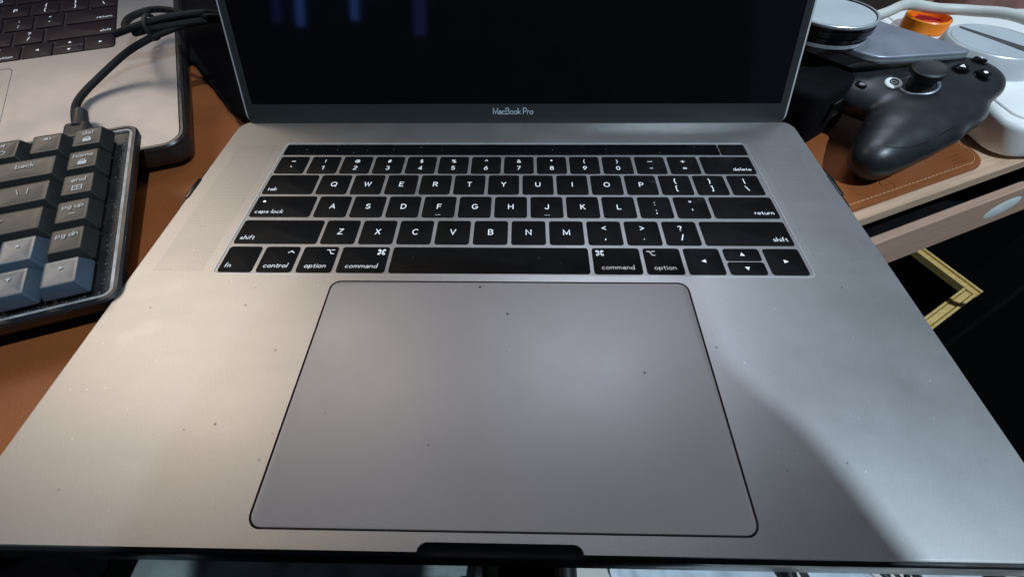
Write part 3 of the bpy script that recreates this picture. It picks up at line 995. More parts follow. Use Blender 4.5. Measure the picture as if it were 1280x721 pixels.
K2 = -39.2
key2(K2, 17.2, 0, arrow('r'))
key2(K2 - 19, 17.2, 0, ud)
key2(K2 - 38, 17.2, 0, arrow('l'))
key2(K2 - 57, 17.2, 0, word('option', 'c', ('opt', 'l')))
key2(K2 - 76, 22, 0, word('command', 'c', ('cmd', 'l')))
key2(K2 - 100, 93, 0)
key2(K2, 43, 1, word('shift', 'r'))
x = K2 - 45
for up, dn in ('?/', '>.', '<,'):
    key2(x, 17.2, 1, double(up, dn))
    x -= 19
for c in 'MNB':
    key2(x, 17.2, 1, letter(c))
    x -= 19
key2(K2, 32, 2, word('return', 'r'))
x = K2 - 34
for up, dn in ('"\'', ':;'):
    key2(x, 17.2, 2, double(up, dn))
    x -= 19
for c in 'LKJHG':
    key2(x, 17.2, 2, letter(c))
    x -= 19
key2(K2, 17.2, 3, double('|', '\\'))
x = K2 - 19
for up, dn in ('}]', '{['):
    key2(x, 17.2, 3, double(up, dn))
    x -= 19
for c in 'POIUYT':
    key2(x, 17.2, 3, letter(c))
    x -= 19
key2(K2, 28, 4, word('delete', 'r'))
x = K2 - 30
for up, dn in ('+=', '_-', ')0', '(9', '*8', '&7', '^6'):
    key2(x, 17.2, 4, double(up, dn))
    x -= 19
lid2 = obj('lid', MB().slab(rrect(W2, 246, 10, 8, -W2 / 2, 123), -4.8, -0.4, 0.5, 1.5, 2), M['silver'], lap2, loc=L(0, D2 - 1.5, 1.2), rot=(R(90 - 30), 0, 0))
obj('display', MB().slab(rrect(W2 - 4, 240, 8, 6, -W2 / 2, 124), -0.4, -0.2), M['glass'], lid2)
# what lifts its rear
stand = thing('laptop_stand', 'black folding stand under the rear of the silver laptop', 'laptop stand', (-204.65, 218.38, MAT_Z), (0, 0, q2[2]))
obj('base_plate', MB().slab(rrect(230, 90, 8, 5, -180, 195), 0, 4, 0.8, 0, 2), M['black'], stand)
for xx in (-270, -90):
    obj('support', MB().loft([[(xx - 15, 160, 4), (xx + 15, 160, 4), (xx + 15, 235, 4), (xx - 15, 235, 4)], [(xx - 15, 185, 28.5), (xx + 15, 185, 28.5), (xx + 15, 235, 36.8), (xx - 15, 235, 36.8)]]), M['black'], stand, sm=False)

# ================================================================== mechanical keyboard
kb = thing('mechanical_keyboard', 'black mechanical keyboard with charcoal and slate blue keycaps, beside the laptop on the mat', 'keyboard', (-227.9, 188.64, 22.59), (R(6.2185), R(1.055), R(21.729)))
case = MB()
CW = 200.0
co_ = rrect(CW, 128, 7, 6, 18.2 - CW / 2, -45)
ci_ = rrect(CW - 5.4, 122.4, 4.5, 6, 18.2 - CW / 2, -45)
case.loft([[(x, y, -27.5) for x, y in inset(co_, 12)], [(x, y, -25) for x, y in inset(co_, 8.5)], [(x, y, -13.5) for x, y in inset(co_, 0.5)], [(x, y, -9.8) for x, y in co_], [(x, y, -8.8) for x, y in inset(co_, 0.8)], [(x, y, -8.8) for x, y in inset(ci_, -0.3)], [(x, y, -13.5) for x, y in ci_]], True, True)
obj('case', case, M['black'], kb)
pe = MB()
pi_ = inset(ci_, 0.15)
pe.loft([[(x, y, -13.4) for x, y in pi_], [(x, y, -9.3) for x, y in pi_], [(x, y, -9.3) for x, y in inset(pi_, 1.3)], [(x, y, -13.4) for x, y in inset(pi_, 1.3)]], False, False)
obj('inner_edge', pe, M['dirty'], kb)
obj('switch_plate', MB().slab(inset(pi_, 1.4), -13.3, -10.4), M['blackdust'], kb)
fz = MB()
for k in range(260):                      # crumbs and fluff in the gap along the right and front edges
    if k < 180:
        x, y = 13.0 - abs(random.gauss(0, 1.3)), random.uniform(-103, 12)
    else:
        x, y = random.uniform(-60, 13), -104.5 + abs(random.gauss(0, 1.6))
    r = random.uniform(0.15, 0.55)
    a = random.uniform(0, 6.28)
    fz.add([(x + r * 1.6 * math.cos(a), y + r * 1.6 * math.sin(a), -10.35), (x + r * math.cos(a + 2.1), y + r * math.sin(a + 2.1), -10.35), (x + r * math.cos(a + 4), y + r * math.sin(a + 4), -10.35), (x, y, -10.3 + r * 1.4)], [(0, 1, 3), (1, 2, 3), (2, 0, 3)])
tag(obj('dust', fz, M['fluff'], kb, sm=False), kind='stuff')
for (x, y) in ((-14, 6), (-165, 6)):
    obj('foot', MB().lathe([(5, -41.5 if x > 0 else -38.0), (6, -27.6)], 16, (x, y, 0)), M['rubber'], kb)


def cap_mesh(w0, w1, h1=14.0):
    k = ('cap', round(w0, 2))
    if k in _keymesh:
        return _keymesh[k]
    mb = MB()
    rings = []
    for (wd, h, cy, z, r) in ((w0, 17.7, 0.1, -6.2, 0.9), (w0 - 0.1, 17.6, 0.1, -5.2, 0.9), (w1 + 0.35, h1 + 0.35, 0.2, -0.35, 0.9), (w1 + 0.08, h1 + 0.08, 0.2, -0.07, 0.9), (w1 - 0.35, h1 - 0.35, 0.2, 0.02, 0.9)):
        rings.append([(x, y, z) for x, y in rrect(wd, h, r, 3, 0, cy)])
    for sc_, dz in ((0.8, -0.12), (0.45, -0.28), (0.1, -0.34)):
        rings.append([(x * sc_, y * sc_ + 0.2 * (1 - sc_), dz) for x, y, z in rings[4]])
    mb.loft(rings)
    me = mb.mesh('keycap')
    smooth(me, 25)
    _keymesh[k] = me
    return me


U = 19.05


def keycap(cx, row, units=1.0, m='capgrey', mk=None, label=None):
    w0 = units * U - 1.3
    me = cap_mesh(w0, w0 - 4.9)
    # keycaps of two colours cannot share one mesh
    if me.materials and me.materials[0] != M[m]:
        key = ('cap', round(w0, 2), m)
        if key not in _keymesh:
            c = me.copy()
            c.materials.clear()
            _keymesh[key] = c
        me = _keymesh[key]
    k = obj('keycap', me, M[m], kb, loc=L(cx, -row * U, random.uniform(-0.1, 0.1)), rot=(R(random.uniform(-.5, .5)), R(random.uniform(-.5, .5)), R(random.uniform(-.4, .4))))
    if label:
        k['label'] = label
    if mk:
        mb = MB()
        mk(mb)
        obj('legend', mb, M['capprint'], k, sm=False)
    sw = MB().box(-6.5, 6.5, -6.5, 6.5, -10.3, -6.4, 0.5)
    obj('switch', sw, M['black'], k)
    return k


def leg(s, y=3.6, size=4.4, x=0, icon=None, anchor='c'):
    def f(mb):
        if s:
            put_text(mb, s, x, y, size * 0.72, anchor, 0.12, 0.04)
        if icon == 'lock':
            mb.add([(p[0], p[1], 0.0) for p in rrect(4.0, 2.6, 0.4, 2, 0, -2.6)], [tuple(range(12))])
            ring2d(mb, 0, -1.3, 1.2, 0.55, 0.0, 0, 180)
        elif icon == 'calc':
            polyline(mb, [(-2, -1), (2, -1), (2, -4), (-2, -4), (-2, -1)], 0.5, 0.0)
            polyline(mb, [(-2, -2.5), (2, -2.5)], 0.4, 0.0)
            polyline(mb, [(0, -1), (0, -4)], 0.4, 0.0)
        elif icon == 'dash':
            polyline(mb, [(-1.2, -1.6), (1.2, -1.6)], 0.45, -0.1)
        elif icon == 'vol':
            mb.add([(-1.6, 3.2, 0), (-0.7, 3.2, 0), (0.3, 2.3, 0), (0.3, 5.1, 0), (-0.7, 4.2, 0), (-1.6, 4.2, 0)], [(0, 1, 2, 3, 4, 5)])
            ring2d(mb, 0.4, 3.7, 1.3, 0.4, 0.0, -60, 60)
        elif icon == 'mute':
            mb.add([(-1.6, 3.2, 0), (-0.7, 3.2, 0), (0.3, 2.3, 0), (0.3, 5.1, 0), (-0.7, 4.2, 0), (-1.6, 4.2, 0)], [(0, 1, 2, 3, 4, 5)])
            ring2d(mb, -0.2, -2.0, 1.4, 0.4, -0.2)
        elif icon in ('r', 'u', 'd', 'l'):
            tri(mb, 0, 2.6, 1.2, icon, 0.0)
    return f


keycap(0, 0, 1, mk=leg('del', icon='lock'))
keycap(0, 1, 1, mk=leg('home', size=4.3, icon='lock'))
keycap(0, 2, 1, mk=leg('end', icon='calc'))
keycap(0, 3, 1, mk=leg('pg up', size=4.0, icon='dash'))
keycap(0, 4, 1, mk=leg('pg dn', size=4.0))
keycap(0, 5, 1, 'capblue', mk=leg('', icon='r'), label='slate blue arrow key')
keycap(-U, 0, 1, mk=leg('', icon='vol'))
keycap(-2 * U, 0, 1, mk=leg('', icon='mute'))
for j in range(3, 8):
    keycap(-j * U, 0, 1)
keycap(-1.5 * U, 1, 2, mk=leg('back', y=3.0, size=4.4, x=3))
for j in range(5):
    keycap(-(3 + j) * U, 1, 1)
keycap(-1.25 * U, 2, 1.5, mk=leg('\\   |', y=2.0, size=4.2, x=0))
for j in range(6):
    keycap(-(2.5 + j) * U, 2, 1)
keycap(-1.625 * U, 3, 2.25, mk=leg('enter', y=2.6, size=4.4, x=-2))
for j in range(5):
    keycap(-(3.25 + j) * U, 3, 1)
keycap(-U, 4, 1, 'capblue', mk=leg('', icon='u'), label='slate blue arrow key')
keycap(-2.375 * U, 4, 1.75, mk=leg('shift', size=4.0))
for j in range(5):
    keycap(-(3.75 + j) * U, 4, 1)
keycap(-U, 5, 1, 'capblue', mk=leg('', icon='d'), label='slate blue arrow key')
keycap(-2 * U, 5, 1, 'capblue', mk=leg('', icon='l'), label='slate blue arrow key')
for j in range(3):
    keycap(-(3 + j) * U, 5, 1, mk=leg(('ctrl', 'fn', 'opt')[j], size=4))
keycap(-7.6 * U, 5, 4)

# ================================================================== cable of the keyboard
cb = thing('usb_cable', 'black braided cable plugged into the mechanical keyboard, coiled in a bundle', 'cable', (-240, 225, MAT_Z))


def rel(pts, o):
    return [(x - o[0], y - o[1], z - o[2]) for x, y, z in pts]


CO = (-240, 225, MAT_Z)
run = [(-258, 212, 9), (-266, 224, 11), (-273, 238, 13), (-274, 250, 15), (-267, 264, 20), (-255, 277, 27), (-243, 282, 32), (-232, 289, 35), (-216, 300, 37), (-196, 310, 36), (-178, 322, 28)]
loop = [(-182, 318, 34), (-200, 303, 40), (-219, 309, 38), (-241, 323, 37), (-258, 327, 36), (-265, 316, 36), (-261, 301, 37), (-252, 289, 38), (-238, 291, 40), (-220, 302, 40), (-200, 310, 39), (-180, 324, 33)]
loop2 = [(-258, 283, 37), (-246, 285, 40), (-232, 293, 42), (-215, 302, 42), (-198, 308, 40), (-178, 326, 26), (-150, 372, 4), (-120, 440, -8), (-90, 520, -12)]
loop3 = [(-248, 287, 36), (-236, 288, 38), (-220, 297, 38), (-202, 306, 37), (-182, 321, 30)]
obj('cord', MB().tube(rel(run, CO), 2.1, 10).tube(rel(loop, CO), 2.1, 10).tube(rel(loop2, CO), 2.1, 10).tube(rel(loop3, CO), 2.1, 10), M['braid'], cb)
pl = MB()
pl.slab(rrect(13.5, 7.2, 2.6, 5), -6, 13, 1.2, 0, 3)
plug = obj('plug', pl, M['rubber'], cb)
d = Vector((-0.36, 0.90, 0.12)).normalized()
plug.rotation_euler = d.to_track_quat('Z', 'Y').to_euler()
plug.location = L(*(Vector((-256, 207, 8.5)) - Vector(CO)))
sr = obj('strain_relief', MB().tube(rel([(-259, 216.5, 10), (-262, 224, 12), (-264, 230, 14)], CO), [4.4, 3.8, 3.2], 12), M['rubber'], cb)
obj('tie', MB().tube(rel([(-236, 285, 33), (-236, 284, 42), (-237, 292, 45), (-238, 299, 40), (-237, 293, 32), (-236, 285, 33)], CO), 1.2, 8), M['rubber'], cb)

# ================================================================== things on the right
def rounded(poly, r, n=5):
    out = []
    m = len(poly)
    for i in range(m):
        a, b, c = Vector(poly[i - 1]), Vector(poly[i]), Vector(poly[(i + 1) % m])
        d1, d2 = (a - b), (c - b)
        k = min(r, d1.length * 0.45, d2.length * 0.45)
        p0, p1 = b + d1.normalized() * k, b + d2.normalized() * k
        for j in range(n + 1):
            t = j / n
            q = p0 * (1 - t) ** 2 + b * 2 * t * (1 - t) + p1 * t * t
            out.append((q.x, q.y))
    return out


br = thing('shade_block', 'black block filling the shaded area under the grey plate behind the gamepad', 'block', (182, 288, MAT_Z))  # dark block put where shade falls, also props the plate
obj('housing', MB().slab(rrect(56, 84, 8, 5), 0, 34, 4, 1, 3), M['darkcloth'], br, rot=(0, 0, R(38)))
sk_ = obj('socket', MB().box(-8, 8, -1.5, 1.5, 14, 26, 0.5), M['gloss'], br, loc=L(24, -35, 0), rot=(0, 0, R(38)))

PT = (240, 300, 23.8)
ppr = rounded([(288, 272), (190, 400), (120, 350), (196, 299.5), (222, 264)], 10)
plate = MB().slab([(x - PT[0], y - PT[1]) for x, y in ppr], 0, 5.2, 1.2, 1.2, 3)
pt = thing('metal_plate', 'thin grey metal plate lying above the black gamepad, two lens filters on it', 'plate', PT)
obj('panel', plate, M['slate'], pt)
obj('edge_band', MB().loft([[(x - PT[0], y - PT[1], z) for x, y in inset(ppr, -0.15)] for z in (1.8, 3.4)], False, False), M['disc'], pt)

for i, (z, r, lb) in enumerate(((29.1, 25.6, 'slim silver rimmed round lens filter, lower one of the two on the grey plate'), (35.0, 27.0, 'thick black rimmed round lens filter, upper one of the two on the grey plate'))):
    t = thing('lens_filter', lb, 'lens filter', (203 + i, 299 + i, z), group='round lens filters stacked on the plate')
    h = 5.8 if i == 0 else 7.6
    obj('ring', MB().lathe([(r - 0.6, 0), (r, 0.5), (r, h * 0.45), (r - 0.7, h * 0.5), (r - 0.7, h * 0.6), (r, h * 0.64), (r, h - 0.3), (r - 0.5, h), (r - 1.6, h), (r - 1.8, h - 1.0)], 64), M['gloss'], t)
    obj('rim_band', MB().lathe([(r + 0.12, h * 0.78), (r + 0.2, h * 0.82), (r + 0.2, h - 0.25), (r - 0.1, h + 0.06), (r - 1.4, h + 0.08)] if i else [(r + 0.15, 0.5), (r + 0.15, h * 0.46)], 64, cap=False), M['disc'], t)
    obj('glass', MB().lathe([(r - 1.9, h - 1.1), (r - 2.0, h - 0.6), (r * 0.5, h - 0.35), (0.5, h - 0.3)], 64), M['face'], t)

# ---- gamepad
GO_ = (240, 240, MAT_Z)
gp = thing('gamepad', 'black gamepad leaning from the tan mat onto the white device', 'gamepad', GO_)


def blob(parts, vox=1.4, its=16):
    bm = bmesh.new()
    for (c, rad, rot) in parts:
        mtx = Matrix.Translation(Vector(c)) @ Euler([R(a) for a in rot]).to_matrix().to_4x4() @ Matrix.Diagonal((*rad, 1))
        bmesh.ops.create_icosphere(bm, subdivisions=4, radius=1, matrix=mtx)
    for v in bm.verts:
        v.co *= MM
    me = bpy.data.meshes.new('blob')
    bm.to_mesh(me)
    bm.free()
    o = bpy.data.objects.new('blob', me)
    COL.objects.link(o)
    a = o.modifiers.new('r', 'REMESH')
    a.mode = 'VOXEL'
    a.voxel_size = vox * MM
    s = o.modifiers.new('s', 'SMOOTH')
    s.factor = 0.6
    s.iterations = its
    bpy.context.view_layer.update()
    res = bpy.data.meshes.new_from_object(o.evaluated_get(bpy.context.evaluated_depsgraph_get()))
    bpy.data.objects.remove(o)
    res.shade_smooth()
    return res


gparts = [((277, 266, 12), (34, 27, 12), (0, -4, 12)), ((258, 262, 8), (36, 30, 14), (0, -6, 0)), ((240, 268, 5), (34, 30, 15), (0, 0, 0)),
          ((262, 246, 7), (32, 26, 14), (0, 0, 25)), ((248, 235, 4), (30, 25, 15), (0, 0, 30)), ((236, 226, 1), (27, 22, 15.5), (0, 0, 30)), ((225, 217, -2), (23, 18, 15), (0, 0, 30)), ((215, 209, -4), (18, 14, 13.6), (0, 0, 30))]
gparts = [((c[0] - GO_[0], c[1] - GO_[1], c[2] - GO_[2]), r, a) for c, r, a in gparts]
gbody = blob(gparts, 1.4, 70)
gbody.name = 'body'
gb = obj('body', gbody, M['pad_black'], gp)
from mathutils.bvhtree import BVHTree
_bvh = BVHTree.FromPolygons([v.co.copy() for v in gbody.vertices], [tuple(p.vertices) for p in gbody.polygons])


def seat(x, y, up=0.0):
    """point and tilt of the gamepad's skin above (x, y)"""
    hit, nrm, _, _ = _bvh.ray_cast(L(x - GO_[0], y - GO_[1], 200), Vector((0, 0, -1)))
    return hit + nrm * up * MM, nrm.to_track_quat('Z', 'Y').to_euler()


def gbutton(x, y, r, h, icon, nm='button'):
    p, e = seat(x, y)
    b = obj(nm, MB().lathe([(r + 0.9, -2), (r + 0.9, 0.25), (r + 0.2, 0.3), (r, 0.0), (r, h * 0.5), (r * 0.9, h * 0.85), (r * 0.6, h), (0.3, h * 1.05)], 24), M['gloss'], gp, loc=p, rot=e)
    mb = MB()
    if icon == 'tri':
        polyline(mb, [(-1.1, -0.9), (1.1, -0.9), (0, 1.1), (-1.1, -0.9)], 0.7, h * 1.06 + 0.05)
    elif icon == 'sq':
        mb.add([(p_[0], p_[1], h * 1.06 + 0.05) for p_ in rrect(2.4, 1.8, 0.3, 2)], [tuple(range(12))])
    elif icon == 'x':
        polyline(mb, [(-1.1, -1.1), (1.1, 1.1)], 0.6, h * 1.06 + 0.05)
        polyline(mb, [(-1.1, 1.1), (1.1, -1.1)], 0.6, h * 1.06 + 0.06)
    else:
        polyline(mb, [(0, -1.2), (0, 0)], 0.6, h * 1.06 + 0.05)
        polyline(mb, [(-1.1, 1.1), (0, 0), (1.1, 1.1)], 0.6, h * 1.06 + 0.06)
    obj('legend', mb, M['print'], b, sm=False)


gbutton(281, 276, 3.7, 2.4, 'y')
gbutton(274, 260, 3.9, 2.4, 'tri')
gbutton(291, 270, 3.9, 2.4, 'x')
gbutton(284, 254, 3.9, 2.4, 'sq')
p, e = seat(234, 254)
hb = obj('home_button', MB().lathe([(4.9, -2), (4.9, 0.5), (4.3, 1.0), (0.3, 1.2)], 28), M['sticker'], gp, loc=p, rot=e)
mb = MB()
ring2d(mb, 0, 0, 2.2, 0.7, 1.35)
polyline(mb, [(-0.8, 0), (0.8, 0)], 0.9, 1.35)
obj('legend', mb, M['gloss'], hb, sm=False)
p, e = seat(246, 249)
obj('stick_well', MB().lathe([(10.0, -3), (10.4, 0.4), (9.6, 0.9), (8.8, 0.4), (7.6, -3)], 36, cap=False), M['slate'], gp, loc=p, rot=e)
sk = obj('thumbstick', MB().lathe([(7.2, -6), (6.6, 2.6), (6.6, 4.6), (7.9, 6.4), (9.2, 7.8), (9.6, 9.2), (9.3, 10.8), (8.3, 11.6), (7.2, 10.9), (0.3, 10.3)], 36), M['rubber'], gp, loc=p, rot=Vector((-0.10, -0.10, 1.0)).to_track_quat('Z', 'Y').to_euler())
for path in ([(207, 204), (213, 202), (222, 202), (232, 205), (243, 210), (252, 215)],):
    pts = []
    for (x, y) in path:
        hit, nrm, _, _ = _bvh.ray_cast(L(x - GO_[0], y - GO_[1], 200), Vector((0, 0, -1)))
        if hit:
            pts.append(tuple(hit / MM - nrm * 0.05))
    if len(pts) > 3:
        obj('seam', MB().tube(pts, 0.22, 6), M['gloss'], gp)
p, e = seat(218, 258)
obj('menu_button', MB().slab(rrect(7, 3.6, 1.7, 4), -1, 0.9, 0.4, 0, 2), M['gloss'], gp, loc=p, rot=e)

# ---- white device with dial
WD = (400, 312, MAT_Z)
wdv = thing('desk_device', 'white rounded plastic device with a large silver dial, right edge of the photo', 'device', WD)
obj('body', MB().slab(rrect(191, 190, 15, 12, 0, 11), 0, 20.5, 4.5, 2.5, 4), M['white'], wdv)
obj('top_shell', MB().slab(rrect(178, 177, 13, 10, 0, 11), 20.0, 22.0, 1.4, 0, 3), M['white'], wdv)
dl = obj('dial', MB().lathe([(33.5, 21.8), (33, 24), (31.0, 27.5), (29.6, 34.2), (28.8, 35.0), (27.6, 35.0), (27.2, 34.2), (0.5, 34.2)], 72), M['dial'], wdv, loc=L(337 - WD[0], 317 - WD[1], 0))
obj('dial_face', MB().lathe([(26.6, 34.3), (26.4, 34.9), (0.5, 35.1)], 72), M['face'], dl)
obj('pointer', MB().loft([[(-25, 0.9, 35.2), (-25, -0.9, 35.2), (-25, 0, 35.9)], [(34, 2.8, 35.3), (34, -2.8, 35.3), (34, 0, 37.4)]]), M['black'], dl, rot=(0, 0, R(-62)), sm=False)
obj('button', MB().slab(rrect(13, 6, 2.9, 5), 21.9, 22.7, 0.4, 0, 2), M['white'], wdv, loc=L(318 - WD[0], 345 - WD[1], 0), rot=(0, 0, R(-30)))

og = thing('orange_cap', 'orange ring shaped cap with a red slotted disc inside, on the white device', 'cap', (324, 371, 4.1))
obj('ring', MB().lathe([(14.8, 0), (15.9, 1), (15.9, 8.6), (15.1, 9.4), (13.5, 9.1), (12.9, 3)], 48, cap=False), M['orange'], og)
rd = MB().lathe([(12.8, 0.2), (12.8, 4.4), (12.0, 5.0), (0.4, 5.0)], 40)
rd.box(-8.5, 8.5, 1.2, 5.4, 5.1, 7.6, 0.8)
rd.box(-8.5, 8.5, -5.4, -1.2, 5.1, 7.6, 0.8)
obj('slotted_disc', rd, M['red'], og, rot=(0, 0, R(-40)))

WO = (300, 360, MAT_Z)
wc = thing('white_cable', 'thick off white cable arching over the orange cap', 'cable', WO)
obj('cord', MB().tube(rel([(205, 345, -5), (232, 340, 8), (258, 346, 19), (276, 353, 22), (298, 366, 23), (322, 368, 19.5), (344, 362, 20), (366, 340, 23), (392, 300, 16), (440, 240, 8), (520, 190, -10), (560, 160, -14)], WO), 3.7, 14), M['whitecable'], wc)

# dark clutter behind
t = thing('storage_box', 'black box standing behind the white cable', 'box', (300, 500, MAT_Z - 2.2), (0, 0, R(6)))
obj('body', MB().slab(rrect(200, 60, 6, 4), 0, 40, 2, 1, 2), M['black'], t)
obj('box_lid', MB().slab(rrect(203, 63, 6, 4), 36, 45, 2, 0, 2), M['black'], t)


def cloth(name, poly, z0, amp, m, seed):
    """thin cloth lying in folds: an outline filled with a fine grid"""
    rng = random.Random(seed)
    ph_ = [rng.uniform(0, 6.28) for _ in range(6)]
    xs, ys = [p[0] for p in poly], [p[1] for p in poly]
    n = 150

    def inside(x, y):
        c = False
        for i in range(len(poly)):
            (x1, y1), (x2, y2) = poly[i - 1], poly[i]
            if (y1 > y) != (y2 > y) and x < (x2 - x1) * (y - y1) / (y2 - y1) + x1:
                c = not c
        return c
    mb = MB()
    idx = {}
    X0, X1, Y0, Y1 = min(xs), max(xs), min(ys), max(ys)

    def vid(i, j):
        if (i, j) not in idx:
            x = X0 + (X1 - X0) * i / n
            y = Y0 + (Y1 - Y0) * j / n
            z = z0 + amp * (1 + 0.5 * math.sin(x * 0.05 + y * 0.03 + ph_[0]) + 0.5 * math.sin(y * 0.07 - x * 0.02 + ph_[1]) + 0.3 * math.sin(x * 0.13 + ph_[2]) * math.sin(y * 0.11 + ph_[3]))
            idx[(i, j)] = len(mb.v)
            mb.v.append(Vector((x + 1.5 * math.sin(y * 0.3), y + 1.5 * math.sin(x * 0.4), z)))
        return idx[(i, j)]
    for i in range(n):
        for j in range(n):
            if inside(X0 + (X1 - X0) * (i + .5) / n, Y0 + (Y1 - Y0) * (j + .5) / n):
                mb.f.append((vid(i, j), vid(i + 1, j), vid(i + 1, j + 1), vid(i, j + 1)))
    me_ = mb.mesh(name)
    bm = bmesh.new()
    bm.from_mesh(me_)
    edge = [v for v in bm.verts if v.is_boundary]
    for _ in range(14):
        new = {}
        for v in edge:
            nb = [q.other_vert(v) for q in v.link_edges if q.is_boundary]
            new[v] = (v.co + sum((q.co for q in nb), Vector()) / max(1, len(nb))) / 2 if nb else v.co
        for v, c_ in new.items():
            v.co = c_
    bm.to_mesh(me_)
    bm.free()
    o = obj(name, smooth(me_), m)
    md = o.modifiers.new('thick', 'SOLIDIFY')
    md.thickness = 0.0016
    md.offset = 1
    return o


c1 = cloth('black_cloth_and_shade', [(-300, 372), (-268, 357), (-232, 312), (-196, 268), (-150, 268), (166, 268), (205, 322), (296, 336), (292, 440), (120, 700), (-420, 700)], 0.4, 2.2, M['darkcloth'], 3)
c1.location = V(0, 0, MAT_Z)  # black sheet in place of shade, its outline follows the shadow edge
tag(c1, 'rumpled black sheet standing in for the shade on the desk behind the centre laptop', 'cloth')
wr = MB()
wr.slab(rounded([(70, 30), (-60, 34), (-66, -8), (-30, -22), (20, -16), (74, -20)], 7), 0, 26, 3, 1, 3)
wp = thing('wrapped_packet', 'dusky pink wrapped packet lying behind the white device', 'packet', (478, 470, MAT_Z), (0, 0, R(10)))
obj('wrapper', wr, M['brownpaper'], wp)
gk = thing('keypad', 'dark keypad with pale grey keys standing behind the lens filters', 'keypad', (245, 420, MAT_Z), (R(38), 0, R(12)))
obj('housing', MB().slab(rrect(90, 40, 4, 4), 0, 9, 1.5, 0, 2), M['black'], gk, loc=L(0, 0, 16))
for k in range(4):
    obj('key', MB().slab(rrect(15, 13, 2, 3), 0, 4, 0.8, 0, 2), M['whitecable'], gk, loc=L(-33 + k * 21, 8, 25.2))

# ================================================================== below the laptop
bx = thing('open_box', 'black box with raw pine rim standing open below the desk edge', 'box', (520, 330, -768))
BZ = 768 - 250


def fit_pts():
    return None


# rim corner: two raw strips meeting in a mitre, walls below
A, Bc, Cc = (494, 379), (521, 313), (446, 266)


def strip(a, b, wdt, ext0, ext1, z0, z1):
    a, b = Vector(a), Vector(b)
    t = (b - a).normalized()
    n = Vector((-t.y, t.x))
    a -= t * ext0
    b += t * ext1
    return [(p.x - 520, p.y - 330) for p in (a + n * wdt / 2, a - n * wdt / 2, b - n * wdt / 2, b + n * wdt / 2)]


for (a, b, e0, e1) in ((A, Bc, 190, 7), (Bc, Cc, -7.2, 190)):
    for off, wdt, z1, nm in ((5.4, 3.0, 0.0, 'outer_strip'), (0.2, 6.6, -2.2, 'core_strip'), (-5.2, 2.8, -0.4, 'inner_strip')):
        tv = (Vector(b) - Vector(a)).normalized()
        nv = Vector((-tv.y, tv.x)) * off
        if (Vector((400, 330)) - Vector(a)).dot(Vector((-tv.y, tv.x))) > 0:
            nv = -nv
        q = strip(Vector(a) + nv, Vector(b) + nv, wdt, e0, e1, 0, 0)
        mb = MB()
        mb.slab(q[::-1] if False else q, BZ - 9, BZ + z1, 0.4, 0, 1)
        obj(nm, mb, M['ply'], bx, sm=False)
    q = strip(a, b, 12, e0, e1, 0, 0)
    obj('wall', MB().slab(q, 0, BZ - 9.3), M['darkcloth'], bx, sm=False)

g1 = MB().slab(rrect(640, 500, 20, 4), 0, 6, 2, 0, 2)
g1 = obj('floor_mat', g1, mat('grey_green_glints', (0.32, 0.36, 0.34), 0.5, 0, 0.7, 9), loc=V(-350, -130, -768))  # strong mottling paints lamp reflections into the mat's colour
tag(g1, 'dark grey green mat with painted lamp glints on the floor below the front edge of the laptop', 'floor mat')
BN = (470, -120, -768)
bn = thing('bench', 'low cream bench below the right front edge of the laptop', 'bench', BN)
obj('bench_top', MB().slab(rrect(800, 400, 20, 4, -10, 0), 300, 326, 3, 0, 2), mat('cream_laminate', (0.84, 0.82, 0.74), 0.6, 0, 0.05, 30), bn)
for (xx, yy) in ((-370, -170), (350, -170), (-370, 170), (350, 170)):
    obj('leg', MB().box(xx - 18, xx + 18, yy - 18, yy + 18, 0, 299.8, 2), M['black'], bn)
BT = -768 + 326.4
for (pts, amp, sd, lb) in (
        ([(110, -120), (284, -130), (284, 76), (108, 74)], 9, 5, 'pale blue cloth on the bench nearest the finger scoop'),
        ([(318, -60), (402, -70), (392, 76), (322, 74)], 11, 8, 'small pale blue cloth on the bench between two black posts'),
        ([(442, -80), (512, -60), (510, 78), (446, 76)], 9, 9, 'folded pale blue cloth on the bench nearest the steel tube')):
    o = cloth('cloth', pts, 0, amp, M['cloth'], sd)
    o.location = V(0, 0, BT)
    tag(o, lb, 'cloth')
o = cloth('cloth', [(-960, -150), (-690, -140), (-700, 125), (-960, 130)], 4, 22, M['darkcloth'], 11)
o.location = V(0, 0, -761.5)
tag(o, 'black cloth heaped on the floor at the bottom left', 'cloth')
fr_ = thing('rack', 'small rack of black posts and one steel tube lying on the cream bench', 'rack', (470, 0, BT))
for xx, rr, m_ in ((-413, 12, 'black'), (-171, 9, 'black'), (51, 9, 'rubber'), (134, 13, 'steel')):
    obj('post', MB().tube([(xx, -100, 13), (xx, 64, 13)], rr, 16, smooth=False), M[m_], fr_)
obj('crossbar', MB().box(-430, 160, -112, -101, 0, 26, 2), M['black'], fr_)
obj('wire', MB().tube([(-84, 70, 22), (-72, 52, 24), (-56, 44, 24), (-46, 60, 23), (-36, 44, 24), (-22, 40, 22), (20, -60, 12)], 3.0, 8), M['rubber'], fr_)
obj('thin_wire', MB().tube([(84, 75, 3), (92, 52, 5), (112, 40, 5), (140, -90, 5)], 2.4, 8), M['rubber'], fr_)
cu_ = thing('curtain', 'dark curtain with narrow gaps of blue light mirrored in the dark screen', 'curtain', (-300, -1560, -768))
rings = []
for zz in (0, 2300):
    rings.append([(-1300 + k * 20, 30 * math.sin(k * 0.7) + 12 * math.sin(k * 1.9 + 1), zz + 5) for k in range(131)])
cm = MB()
cm.loft(rings, False, False, closed=False)
cp = obj('curtain_panel', cm, M['darkcloth'], cu_)
blue = mat('blue_light_gap', (0.02, 0.03, 0.1), 0.5, emit=((0.12, 0.26, 1.0), 1.7))
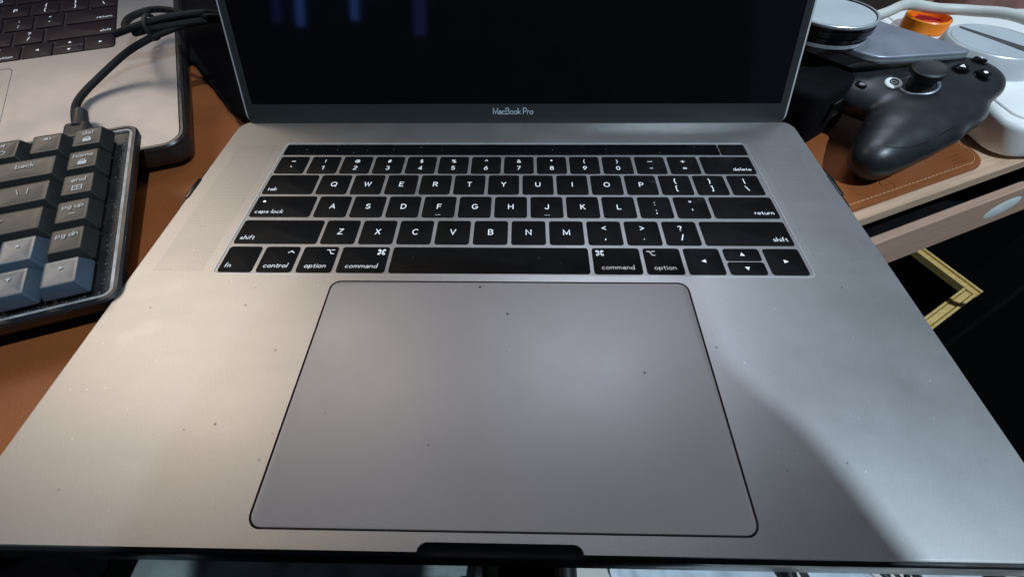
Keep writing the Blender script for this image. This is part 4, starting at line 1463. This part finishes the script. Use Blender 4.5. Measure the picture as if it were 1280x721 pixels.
dim = mat('dim_violet_light_gap', (0.02, 0.02, 0.06), 0.5, emit=((0.14, 0.17, 0.9), 0.5))
for (x0, x1, z0, m_) in ((-962, -928, 815, blue), (-726, -694, 836, blue), (-1062, -1030, 830, dim), (-460, -405, 775, dim)):
    obj('light_gap', MB().box(x0 + 300, x1 + 300, 58, 62, z0 + 768, z0 + 768 + 500), m_, cu_)
ch_ = thing('office_chair', 'office chair with black star base and steel tube under the laptop', 'chair', (-60, -40, -768))
obj('seat', MB().slab(rrect(460, 440, 90, 10, 0, -190), 430, 500, 25, 10, 4), M['darkcloth'], ch_)
obj('backrest', MB().slab(rrect(430, 480, 110, 12), -30, 30, 20, 20, 4), M['darkcloth'], ch_, loc=L(0, -440, 860), rot=(R(80), 0, 0))
obj('column', MB().tube([(0, -190, 90), (0, -190, 430)], 26, 24, smooth=False), M['steel'], ch_)
for k in range(5):
    a = R(90 + 72 * k)
    obj('leg', MB().tube([(0, -190, 100), (150 * math.cos(a), -190 + 150 * math.sin(a), 92), (300 * math.cos(a), -190 + 300 * math.sin(a), 70)], [24, 20, 15], 12), M['black'], ch_)
    w_ = obj('castor', MB().lathe([(0.5, -11), (22, -11), (26, -6), (26, 6), (22, 11), (0.5, 11)], 24), M['rubber'], ch_, loc=L(312 * math.cos(a), -190 + 312 * math.sin(a), 27), rot=(R(90), 0, a))

# ------------------------------------------------------------------ unseen blocker added above the laptop to cast the palm rest shadow
LAMP, HZ = Vector((640, -330, 1280)), 500.0
SH = [(84, 124), (83, 96), (83, 72), (91, 58), (104, 44), (113, 26), (118.5, 10), (123, 0), (132, -22), (142, -52), (140, -130), (-90, -130), (-118, -60), (-112, 60), (-90, 112), (-40, 118)]  # wanted shadow outline on the deck, projected up to the slab
k = HZ / LAMP.z
HP = [(x * (1 - k) + LAMP.x * k, y * (1 - k) + LAMP.y * k) for x, y in SH]
HO = (760, -480, -768)
hl = thing('shadow_blocker', 'added black stand, unseen, its broad slab over the laptop blocking the cool lamp', 'lamp', HO)
obj('blocker_slab', MB().slab([(x - HO[0], y - HO[1]) for x, y in rounded(HP, 7)][::-1], HZ - 5 + 768, HZ + 7 + 768, 3, 3, 2), M['black'], hl)
obj('arm', MB().tube(rel([(300, -190, HZ + 8), (420, -260, HZ + 60), (600, -380, HZ + 70), (760, -480, HZ - 20)], HO), 8, 12), M['black'], hl)
obj('pole', MB().tube([(0, 0, 30), (0, 0, HZ + 752)], 11, 16, smooth=False), M['steel'], hl)
obj('base', MB().lathe([(140, 0), (140, 14), (120, 24), (14, 30), (0.5, 30)], 48), M['black'], hl)
